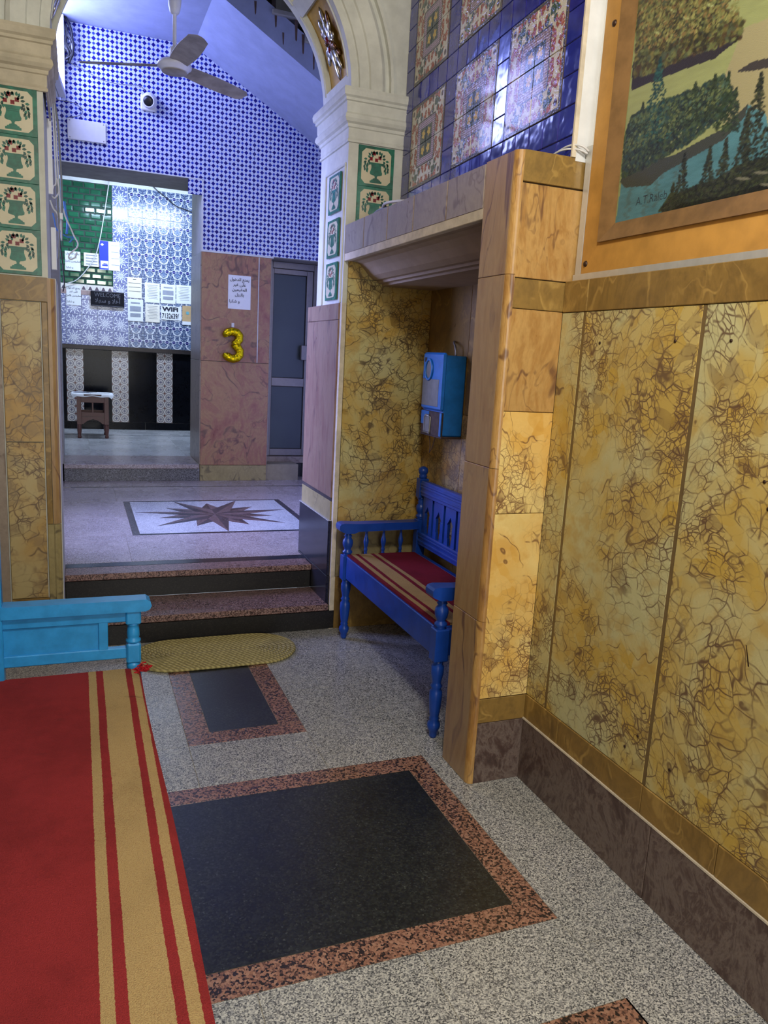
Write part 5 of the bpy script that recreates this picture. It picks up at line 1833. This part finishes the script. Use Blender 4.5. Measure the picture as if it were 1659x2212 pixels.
tag(bl_, 'shiny gold foil number 3 balloon stuck on the pink marble pilaster', 'balloon')
MB().box(bc.x - 0.012, bc.x + 0.012, YB - 0.0138, YB - 0.0045, bc.z + 0.13, bc.z + 0.20, 0.001).build('tape_strip', 'plastic_white', bl_)


# ------------------------------------------------------------------ notices
def paper(name, u0, v0, u1, v1, y, label, cat, mat='paper_white', w=None, h=None, tilt=0.0, group=None):
    """a sheet hung flat on a wall; its printed lines are added by the caller in sheet coordinates"""
    a, b = at(u0, v0, y=y), at(u1, v1, y=y)
    cx, cz = (a.x + b.x) / 2, (a.z + b.z) / 2
    w = w or abs(b.x - a.x) * 0.95
    h = h or abs(a.z - b.z)
    mb = MB()
    nx, nz = 6, 8
    rs = random.Random(int(u0 * 7 + v0))
    ph_ = rs.uniform(0, 6)

    def f(u, v):
        return ((u - 0.5) * w, -0.0012 - 0.0022 * (0.5 + 0.5 * math.sin(ph_ + 3 * u + 4 * v)) * (abs(v - 0.5) * 2) ** 2, (v - 0.5) * h)
    mb.grid(f, nx, nz, True)
    mb.grid(lambda u, v: (f(1 - u, v)[0], f(1 - u, v)[1] + 0.0008, f(1 - u, v)[2]), nx, nz, True)
    o = link(name, mb.mesh(name, mat), None, (cx, y, cz))
    o.rotation_euler = (0, tilt, 0)
    tag(o, label, cat, group)
    return o, w, h


def lines_part(o, rows, mat='ink_grey', name='print'):
    mb = MB()
    for x0, x1, z0, z1 in rows:
        mb.flat([(x0, z0), (x1, z0), (x1, z1), (x0, z1)], -0.0042)
    ob = bpy.data.objects.new(name, mb.mesh(name, mat))
    COL.objects.link(ob)
    ob.parent = o
    ob['kind'] = 'stuff'
    return ob


def text_part(o, items, mat='ink', name='print', d=-0.0042):
    mb = MB()
    for body, size, x, z, al, bold, sx in items:
        put_text(mb, body, size, x, z, d, al, bold, sx)
    ob = bpy.data.objects.new(name, mb.mesh(name, mat))
    COL.objects.link(ob)
    ob.parent = o
    ob['kind'] = 'stuff'
    return ob


o, w, h = paper('paper_notice', 493, 595, 541, 668, YB - 0.0045, 'white Arabic notice taped to the pink marble pilaster above the balloon', 'notice', h=0.297, w=0.206)
text_part(o, [(arabic('يمنع الدخول'), 0.037, 0.0, 0.100, 'CENTER', 0.0004, 1), (arabic('على غير'), 0.037, 0.0, 0.056, 'CENTER', 0.0004, 1), (arabic('المقيمين'), 0.037, 0.0, 0.012, 'CENTER', 0.0004, 1), (arabic('بالنزل'), 0.037, 0.0, -0.034, 'CENTER', 0.0004, 1), (arabic('و شكرا'), 0.037, -0.045, -0.092, 'CENTER', 0.0004, 1)])
YF = YC - 0.001
AN = [('يمنع الدخول', 0.0, 0.075), ('على غير', 0.0, 0.035), ('المقيمين بالنزل', 0.0, -0.012)]
for (u0, v0, u1, v1), lab in (((139, 541, 175, 586), 'white Arabic notice on the green bricks, under the loose cables'), ((142, 615, 176, 660), 'white Arabic notice on the frieze beside the welcome sign')):
    o, w, h = paper('paper_notice', u0, v0, u1, v1, YF, lab, 'notice')
    text_part(o, [(arabic(s), 0.031, x, z, 'CENTER', 0.0, 1) for s, x, z in AN] + [(arabic('و شكرا'), 0.031, -0.035, -0.085, 'CENTER', 0.0, 1)], 'ink')
o, w, h = paper('paper_notice', 180, 545, 214, 577, YF, 'cream handwritten notice on the green bricks beside the blue poster', 'notice', 'paper_cream')
lines_part(o, [(-0.06, 0.07, 0.045 - 0.034 * k, 0.055 - 0.034 * k) for k in range(4)])
# blue and white poster
o, w, h = paper('poster', 213, 519, 260, 586, YF - 0.004, 'tall poster, blue on one side and white on the other, over green bricks', 'poster')
lines_part(o, [(-w / 2 + 0.001, -w / 2 + 0.104, -h / 2 + 0.004, h / 2 - 0.002)], 'print_blue', 'blue_field')
mb = MB()
mb.flat([(-w / 2 + 0.012, -h / 2 + 0.02), (-w / 2 + 0.10, -h / 2 + 0.02), (-w / 2 + 0.10, -h / 2 + 0.105), (-w / 2 + 0.012, -h / 2 + 0.105)], -0.0048)
ob = bpy.data.objects.new('white_print', mb.mesh('white_print', 'paper_white')); COL.objects.link(ob); ob.parent = o
mb = MB()
q = (-w / 2 + 0.033, h / 2 - 0.045)
mb.flat([(q[0] - 0.02, q[1]), (q[0], q[1] - 0.017), (q[0] + 0.02, q[1]), (q[0], q[1] + 0.017)], -0.0048)
ob = bpy.data.objects.new('emblem', mb.mesh('emblem', 'paper_white')); COL.objects.link(ob); ob.parent = o
lines_part(o, [(-w / 2 + 0.03, -w / 2 + 0.095, -h / 2 + 0.045, -h / 2 + 0.062), (-w / 2 + 0.045, -w / 2 + 0.09, -h / 2 + 0.065, -h / 2 + 0.075)], 'print_blue', 'print').location.y = -0.001
lines_part(o, [(0.02, 0.11, 0.12 - 0.075 * k, 0.124 - 0.075 * k) for k in range(4)])
# welcome sign
a, b = at(193, 626, y=YC - 0.02), at(271, 668, y=YC - 0.02)
wx, wz = (a.x + b.x) / 2, (at(193, 628, y=YC - 0.02).z + at(270, 664, y=YC - 0.02).z) / 2
ws = tag(empty('welcome_sign', (wx, YC, wz - 0.095)), 'black lightbox sign reading WELCOME in English and Arabic', 'sign')
sw_, sh = 0.385, 0.180
MB().box(wx - sw_ / 2, wx + sw_ / 2, YC - 0.035, YC - 0.0005, wz - sh / 2, wz + sh / 2, 0.004).build('box', 'sign_black', ws)
MB().box(wx - sw_ / 2 + 0.008, wx + sw_ / 2 - 0.008, YC - 0.037, YC - 0.034, wz - sh / 2 + 0.004, wz - sh / 2 + 0.010).box(wx - sw_ / 2, wx + sw_ / 2, YC - 0.039, YC - 0.034, wz + sh / 2 - 0.010, wz + sh / 2).build('rim', 'sign_grey', ws)
mb = MB()
put_text(mb, 'WELCOME', 0.068, 0, 0.022, 0, 'CENTER', 0.0, 0.92)
put_text(mb, arabic('أهلا و سهلا'), 0.068, 0, -0.045, 0, 'CENTER', 0.0012)
mb.v = [(wx + q[0], YC - 0.0365, wz + q[2]) for q in mb.v]
mb.build('lettering', 'sign_grey', ws)
# the sheets pinned over the ornate tiles
SH = [((274, 598, 307, 645), 'paper_cream', 'cream sheet with three ruled lines, just right of the welcome sign', 'lined'),
      ((275, 645, 310, 695), 'paper_white', 'white printed sheet hanging below the cream ruled sheet', 'block'),
      ((312, 610, 346, 655), 'paper_white', 'white typed sheet, first of the upper row above the wifi notice', 'type'),
      ((346, 613, 380, 657), 'paper_white', 'white typed sheet, middle of the upper row above the wifi notice', 'block'),
      ((380, 615, 414, 658), 'paper_white', 'white typed sheet, last of the upper row beside the door jamb', 'type'),
      ((313, 656, 346, 697), 'paper_cream', 'cream typed sheet immediately beside the wifi notice', 'type')]
for k, ((u0, v0, u1, v1), m, lab, st_) in enumerate(SH):
    o, w, h = paper('printed_sheet', u0, v0, u1, v1, YF - 0.003 * (k % 2), lab, 'sheet', m, group='sheets pinned on the far tiled wall')
    if st_ == 'lined':
        lines_part(o, [(-w * 0.42, w * 0.42, h * (0.22 - 0.2 * i), h * (0.235 - 0.2 * i)) for i in range(3)] + [(-w * 0.1, w * 0.12, h * 0.39, h * 0.42)], 'ink')
    elif st_ == 'type':
        lines_part(o, [(-w * (0.36 - 0.06 * (i % 3)), w * (0.36 - 0.05 * (i % 2)), h * (0.38 - 0.085 * i), h * (0.395 - 0.085 * i)) for i in range(9)])
    else:
        lines_part(o, [(-w * 0.3, w * 0.3, h * 0.30, h * 0.36), (-w * 0.36, w * 0.36, -h * 0.05, h * 0.18), (-w * 0.34, w * 0.34, -h * 0.30, -h * 0.14)])
o, w, h = paper('wifi_notice', 347, 660, 393, 693, YF - 0.002, 'white notice printed with bold black WIFI and a number', 'notice')
text_part(o, [('WIFi', 0.072, -0.012, 0.022, 'CENTER', 0.0035, 1.35), ('7132639/', 0.088, -0.012, -0.066, 'CENTER', 0.0018, 0.62)], 'ink')
o, w, h = paper('envelope', 394, 660, 416, 703, YF - 0.005, 'brown kraft sheet with a round stamp beside the wifi notice', 'sheet', 'paper_brown', w=0.13)
mb = MB()
mb.flat([(0.0 + 0.02 * math.cos(2 * PI * k / 16), 0.03 + 0.02 * math.sin(2 * PI * k / 16)) for k in range(16)], -0.0044)
ob = bpy.data.objects.new('stamp', mb.mesh('stamp', 'print_teal')); COL.objects.link(ob); ob.parent = o
lines_part(o, [(-w * 0.5, w * 0.5, -h * 0.5, -h * 0.32)], 'paper_white', 'label_strip')

# ------------------------------------------------------------------ small table with a cloth and papers
tx0, tx1, ty0, ty1 = 0.010, 0.300, 9.37, 9.73
zt = 0.935
tb = tag(empty('side_table', ((tx0 + tx1) / 2, (ty0 + ty1) / 2, ZB)), 'small red brown carved wooden table in the back room', 'table')
tl = [(0.018, 0.0), (0.022, 0.10), (0.019, 0.18), (0.014, 0.24), (0.019, 0.30), (0.025, 0.60), (0.023, 0.90), (0.018, 0.95), (0.024, 1.0)]
for x in (tx0, tx1):
    for y in (ty0, ty1):
        MB().lathe(turned(tl, ZB, 0.60), (x, y, 0), n=14).box(x - 0.024, x + 0.024, y - 0.024, y + 0.024, 0.60, zt - 0.012, 0.003).build('leg', 'wood_red_brown', tb)


def apron(horizontal, c0, c1, d, mat):
    pl = 'xz' if horizontal else 'yz'
    mid = (c0 + c1) / 2
    hw = (c1 - c0) / 2
    up = [(c0, 0.735), (c0, 0.605)]
    ar = [(mid + hw * s, 0.605 + hh) for s, hh in ((-0.80, 0.0), (-0.66, 0.018), (-0.50, 0.034), (-0.30, 0.046), (-0.12, 0.050), (0, 0.058), (0.12, 0.050), (0.30, 0.046), (0.50, 0.034), (0.66, 0.018), (0.80, 0.0))]
    pts = up + ar + [(c1, 0.605), (c1, 0.735)]
    half = [p for p in pts]
    # convex strips so that the arch is a true cut-out
    mb = MB()
    bot = [(c0, 0.605)] + ar + [(c1, 0.605)]
    for p, q in zip(bot[:-1], bot[1:]):
        if q[0] - p[0] < 1e-6: continue
        mb.prism([p, q, (q[0], 0.735), (p[0], 0.735)], d - 0.008, d + 0.008, pl)
    mb.build('apron', mat, tb)
    z_ = 0.685
    (MB().box(c0, c1, d - 0.0105, d + 0.0105, z_, z_ + 0.006) if horizontal else MB().box(d - 0.0105, d + 0.0105, c0, c1, z_, z_ + 0.006)).build('apron_bead', 'wood_table_dark', tb)
    (MB().box(c0, c1, d - 0.009, d + 0.009, 0.845, zt - 0.012, 0.002) if horizontal else MB().box(d - 0.009, d + 0.009, c0, c1, 0.845, zt - 0.012, 0.002)).build('top_rail', mat, tb)
    (MB().box(mid - 0.006, mid + 0.006, d - 0.006, d + 0.006, 0.735, 0.845) if horizontal else MB().box(d - 0.006, d + 0.006, mid - 0.006, mid + 0.006, 0.735, 0.845)).build('mullion', mat, tb)


for d in (ty0, ty1):
    apron(True, tx0 + 0.02, tx1 - 0.02, d, 'wood_red_brown')
for d in (tx0, tx1):
    apron(False, ty0 + 0.02, ty1 - 0.02, d, 'wood_table_dark')
MB().prism([((tx0 + tx1) / 2 + 0.235 * math.cos(PI / 8 + PI / 4 * k), (ty0 + ty1) / 2 + 0.245 * math.sin(PI / 8 + PI / 4 * k)) for k in range(8)], zt - 0.014, zt + 0.004, 'xy').build('table_top', 'wood_table_dark', tb)
mx, my = (tx0 + tx1) / 2, (ty0 + ty1) / 2


def cloth(u, v):
    x, y = (u - 0.5) * 0.47, (v - 0.5) * 0.50
    a = math.atan2(y, x)
    lim = 0.232 if False else 0.222 / max(abs(math.cos(a)), abs(math.sin(a)), 0.80)
    r = math.hypot(x, y)
    z = zt + 0.0055
    if r > lim:
        ov = (r - lim)
        x, y = x * (lim + 0.25 * ov) / r, y * (lim + 0.25 * ov) / r
        z -= 0.9 * ov + 0.008 * math.sin(9 * a) * min(1, ov * 20)
    return (mx + x, my + y, z)


mb = MB().grid(cloth, 34, 34).grid(lambda u, v: tuple(Vector(cloth(1 - u, v)) + Vector((0, 0, 0.0015))), 34, 34)
tag(mb.build('tablecloth', 'paper_white'), 'small white cloth draped over the carved table', 'tablecloth')
for k, (x, y, rz, w, h, m, lab) in enumerate(((mx + 0.06, my - 0.02, 0.3, 0.21, 0.15, 'paper_white', 'white papers lying flat on the carved table, uppermost at its right'), (mx - 0.09, my + 0.02, -0.25, 0.20, 0.14, 'print_blue', 'bluish booklet lying on the cloth of the carved table'), (mx - 0.01, my + 0.07, 0.1, 0.11, 0.09, 'plastic_black', 'small black folder lying at the back of the carved table'))):
    q = zt + 0.0075 + 0.0035 * k
    mb = MB().box(-w / 2, w / 2, -h / 2, h / 2, 0, 0.003 if k else 0.006, 0.0005)
    o = link('loose_papers' if k == 0 else ('booklet' if k == 1 else 'folder'), mb.mesh('papers', 'ink_grey' if k == 1 else m), None, (x, y, q), rz)
    tag(o, lab, 'papers' if k == 0 else ('booklet' if k == 1 else 'folder'))


# ------------------------------------------------------------------ cables
def cable(pts, y, r, mat, label, name='cable', n=6, group=None, cat='cable'):
    """pts: pixel positions on the plane y=, or (u, v, y)"""
    P3 = [at(p[0], p[1], y=(p[2] if len(p) > 2 else y)) for p in pts]
    o = MB().tube(smooth_path(P3, n), r, 7).build(name, mat)
    return tag(o, label, cat, group)


CY = 4.60
GR = 'cables hanging beside the worn pier'
cable([(112, 190), (116, 260), (119, 340), (124, 430), (128, 500), (126, 560)], CY, 0.006, 'cable_grey', 'thick grey cable running straight down beside the worn pier', group=GR)
cable([(114, 195), (121, 290), (126, 380), (131, 460), (133, 520)], CY + 0.02, 0.004, 'cable_white', 'thin white cable next to the thick grey one beside the pier', group=GR)
cable([(113, 200), (124, 260), (129, 330), (133, 400), (134, 470), (133, 515)], CY + 0.03, 0.006, 'cable_grey', 'outer grey cable of the bundle crossing the doorway head', group=GR)
cable([(112, 205), (117, 300), (121, 390), (116, 402), (112, 420), (118, 428), (127, 415), (125, 395), (122, 385)], CY - 0.01, 0.004, 'cable_white', 'white cable tied into a loop beside the doorway head', group=GR)
cable([(108, 432), (115, 450), (124, 462), (128, 480), (130, 498)], CY, 0.0045, 'cable_white', 'short white cable curving down from the trunking', group=GR)
cable([(120, 448), (134, 448), (142, 470), (152, 492), (160, 510), (168, 525), (166, 535), (158, 542), (151, 548), (148, 556), (153, 560), (162, 556), (166, 545)], CY + 0.05, 0.004, 'cable_white', 'long white cable ending in a loop over the notice', group=GR)
cable([(139, 435), (142, 460), (146, 480), (144, 505)], CY + 0.06, 0.006, 'cable_blue', 'short bright blue network cable beside the doorway', group=GR)
cable([(114, 460), (118, 478), (122, 495), (134, 505), (146, 512), (158, 513), (150, 524)], CY + 0.03, 0.0035, 'cable_blue', 'thin blue cable slanting to the white loop', group=GR)
cable([(130, 520), (132, 545), (136, 575), (139, 610), (136, 630)], CY + 0.04, 0.0035, 'cable_black', 'thin black cable hanging to the notice by the frieze', group=GR)
cable([(236, 390), (224, 470), (215, 520), (205, 555), (185, 585), (165, 605), (145, 612)], YC - 0.05, 0.006, 'cable_white', 'long white cable curving across the green bricks')
cable([(324, 396), (340, 412), (360, 428), (380, 445), (398, 452), (416, 459)], YC - 0.03, 0.006, 'cable_black', 'thin black cable crossing the top of the ornate tiles')
cable([(150, 135), (180, 150), (220, 172), (260, 182), (300, 185), (313, 196)], YB - 0.02, 0.003, 'cable_grey', 'thin grey cable drooping to the security camera')
cable([(120, 215), (150, 220), (165, 225), (178, 240), (170, 250), (145, 254)], YB - 0.02, 0.003, 'cable_grey', 'thin grey cable above the blank cover plate')
r_ = random.Random(8)
for k in range(9):
    u = 136 + r_.uniform(-4, 12)
    cable([(u - 8 + r_.uniform(-5, 5), 30 + r_.uniform(0, 14), 7.24), (u + r_.uniform(-6, 6), 62, 7.22), (u + 8 + r_.uniform(-9, 9), 92, 7.20), (u + 4 + r_.uniform(-12, 12), 118, 7.21), (u - 6 + r_.uniform(-9, 9), 132 + r_.uniform(-6, 6), 7.24)], 7.22, 0.009 + 0.004 * r_.random(), 'cable_black' if k % 3 else 'cable_grey', 'dark cable in the tangle at the top corner of the chequered wall', group='dark cable tangle at the chequered wall')
# white cord down the pilaster
q0, q1 = at(562, 556, y=YB - 0.008), at(555, 784, y=YB - 0.008)
tag(MB().box(q1.x - 0.004, q1.x + 0.004, YB - 0.011, YB - 0.0045, q1.z, q0.z - 0.002, 0.001).build('surface_cord', 'cable_white'), 'straight white cord running down the pink pilaster', 'cord')
# cables on the ledge above the niche
Z0 = 2.172
tag(MB().tube(smooth_path([(1.46, 2.42, Z0), (1.478, 2.33, Z0 + 0.025), (1.482, 2.275, Z0 + 0.030), (1.50, 2.24, Z0 + 0.024), (1.525, 2.235, Z0 + 0.010)], 7), 0.0035, 8).build('cable', 'cable_white'), 'white cable arching over the pier top below the cobalt tiles', 'cable')
tag(MB().tube(smooth_path([(1.47, 2.40, Z0), (1.465, 2.31, Z0 + 0.018), (1.492, 2.255, Z0 + 0.016), (1.525, 2.240, Z0 + 0.004)], 7), 0.003, 8).build('cable', 'cable_white'), 'lower white cable curving along the pier top beside its twin', 'cable')
tag(MB().tube(smooth_path([(1.40, 3.93, Z0), (1.36, 3.80, Z0 + 0.004), (1.34, 3.62, Z0 + 0.016), (1.36, 3.45, Z0 + 0.010), (1.40, 3.30, Z0 - 0.004)], 7), 0.006, 8).build('cable', 'cable_grey'), 'grey cable lying along the lintel below the cobalt tiles', 'cable')
tag(MB().tube(smooth_path([(1.35, 3.60, Z0 + 0.018), (1.33, 3.52, Z0 + 0.028), (1.345, 3.42, Z0 + 0.024), (1.36, 3.36, Z0 + 0.018)], 7), 0.007, 8).build('cable', 'cable_white'), 'short white taped cable end on the lintel', 'cable')
# white trunking on the pier edge
for k, (v0, v1, u) in enumerate(((258, 420, 109), (492, 583, 117))):
    a, b = at(u, v0, y=4.56), at(u, v1, y=4.56)
    o = MB().box(b.x - 0.011, b.x + 0.014, 4.545, 4.575, b.z, a.z, 0.002)
    o = o.build('cable_trunking', 'plastic_white')
    tag(o, ('long upper' if k == 0 else 'short lower') + ' white plastic cable trunking on the edge of the worn pier', 'trunking')
q = at(130, 467, y=4.61)
tag(MB().box(q.x - 0.014, q.x + 0.014, 4.60, 4.63, q.z - 0.017, q.z + 0.017, 0.003).build('junction_box', 'plastic_white'), 'small white junction box among the hanging cables', 'junction box')

# ------------------------------------------------------------------ lamps
# hopper window swung inwards high on the inner wall: the bright sliver above the worn capital
WA, WB = Vector((-0.150, 6.05, 0)), Vector((-0.055, 7.20, 0))
wn1 = empty('window_1', (-0.10, 6.62, 3.42))
struct(wn1, 'bright bluish daylit window high behind the worn pier capital', 'window')
wd = (WB - WA).normalized()
wnm = Vector((wd.y, -wd.x, 0))


def win_box(nm, m, s0, s1, z0, z1, d0, d1):
    L_ = (WB - WA).length
    mb = MB()
    mb.box(s0 * L_, s1 * L_, d0, d1, z0, z1, 0.003)
    mb.v = [tuple(WA + wd * v[0] + wnm * v[1] + Vector((0, 0, v[2]))) for v in mb.v]
    mb.f = [f[::-1] for f in mb.f]
    return mb.build(nm, m, wn1)


win_box('pane', 'window_daylight', 0.02, 0.98, 3.46, 4.0, -0.004, 0.0)
win_box('window_frame', 'plastic_white', 0.0, 0.02, 3.43, 4.0, -0.02, 0.012)
win_box('window_frame', 'plastic_white', 0.98, 1.0, 3.43, 4.0, -0.02, 0.012)
win_box('window_sill', 'plastic_white', 0.0, 1.0, 3.40, 3.44, -0.04, 0.016)
win_box('window_back', 'plaster_white', 0.0, 1.0, 3.40, 4.0, -0.06, -0.03)
tl_ = tag(empty('tube_lamp', (0.75, 9.30, 3.20)), 'cool white tube lamp hanging out of sight in the back room', 'lamp')
MB().lathe([(0.018, -0.6), (0.018, 0.6)], (0.75, 9.30, 3.235), 'x', 12).build('tube', 'lamp_cool', tl_)
MB().box(0.10, 1.40, 9.24, 9.37, 3.26, 3.30, 0.003).build('reflector', 'plastic_white', tl_)
for x in (0.3, 1.2):
    MB().tube([(x, 9.305, 3.30), (x, 9.305, 3.62)], 0.004, 6).build('suspension_rod', 'steel_grey', tl_)

hl = tag(empty('globe_lamp', (0.42, 0.66, 3.02)), 'warm glass globe lamp hanging from the hall ceiling, above the picture', 'lamp')
MB().ell((0.42, 0.66, 3.16), (0.13, 0.13, 0.13), 20, 12).build('glass_globe', 'lamp_warm', hl)
MB().tube([(0.42, 0.66, 3.28), (0.42, 0.66, 3.95)], 0.008, 8).build('pendant_rod', 'steel_grey', hl)
MB().lathe([(0.05, 3.27), (0.05, 3.31), (0.02, 3.33)], (0.42, 0.66, 0), n=16).build('gallery', 'steel_grey', hl)
ld = bpy.data.lights.new('globe_light', 'POINT')
ld.energy, ld.color, ld.shadow_soft_size = 128, (1.0, 0.97, 0.91), 0.14
lo_ = bpy.data.objects.new('globe_light', ld)
COL.objects.link(lo_)
lo_.location = (0.42, 0.66, 2.86)

ld = bpy.data.lights.new('tube_light', 'AREA')
ld.shape, ld.size, ld.size_y, ld.energy, ld.color = 'RECTANGLE', 1.2, 0.10, 44, (0.58, 0.72, 1.0)
lo_ = bpy.data.objects.new('tube_light', ld)
COL.objects.link(lo_)
lo_.location = (0.75, 9.30, 3.21)
lo_.rotation_euler = (math.radians(34), 0, 0)
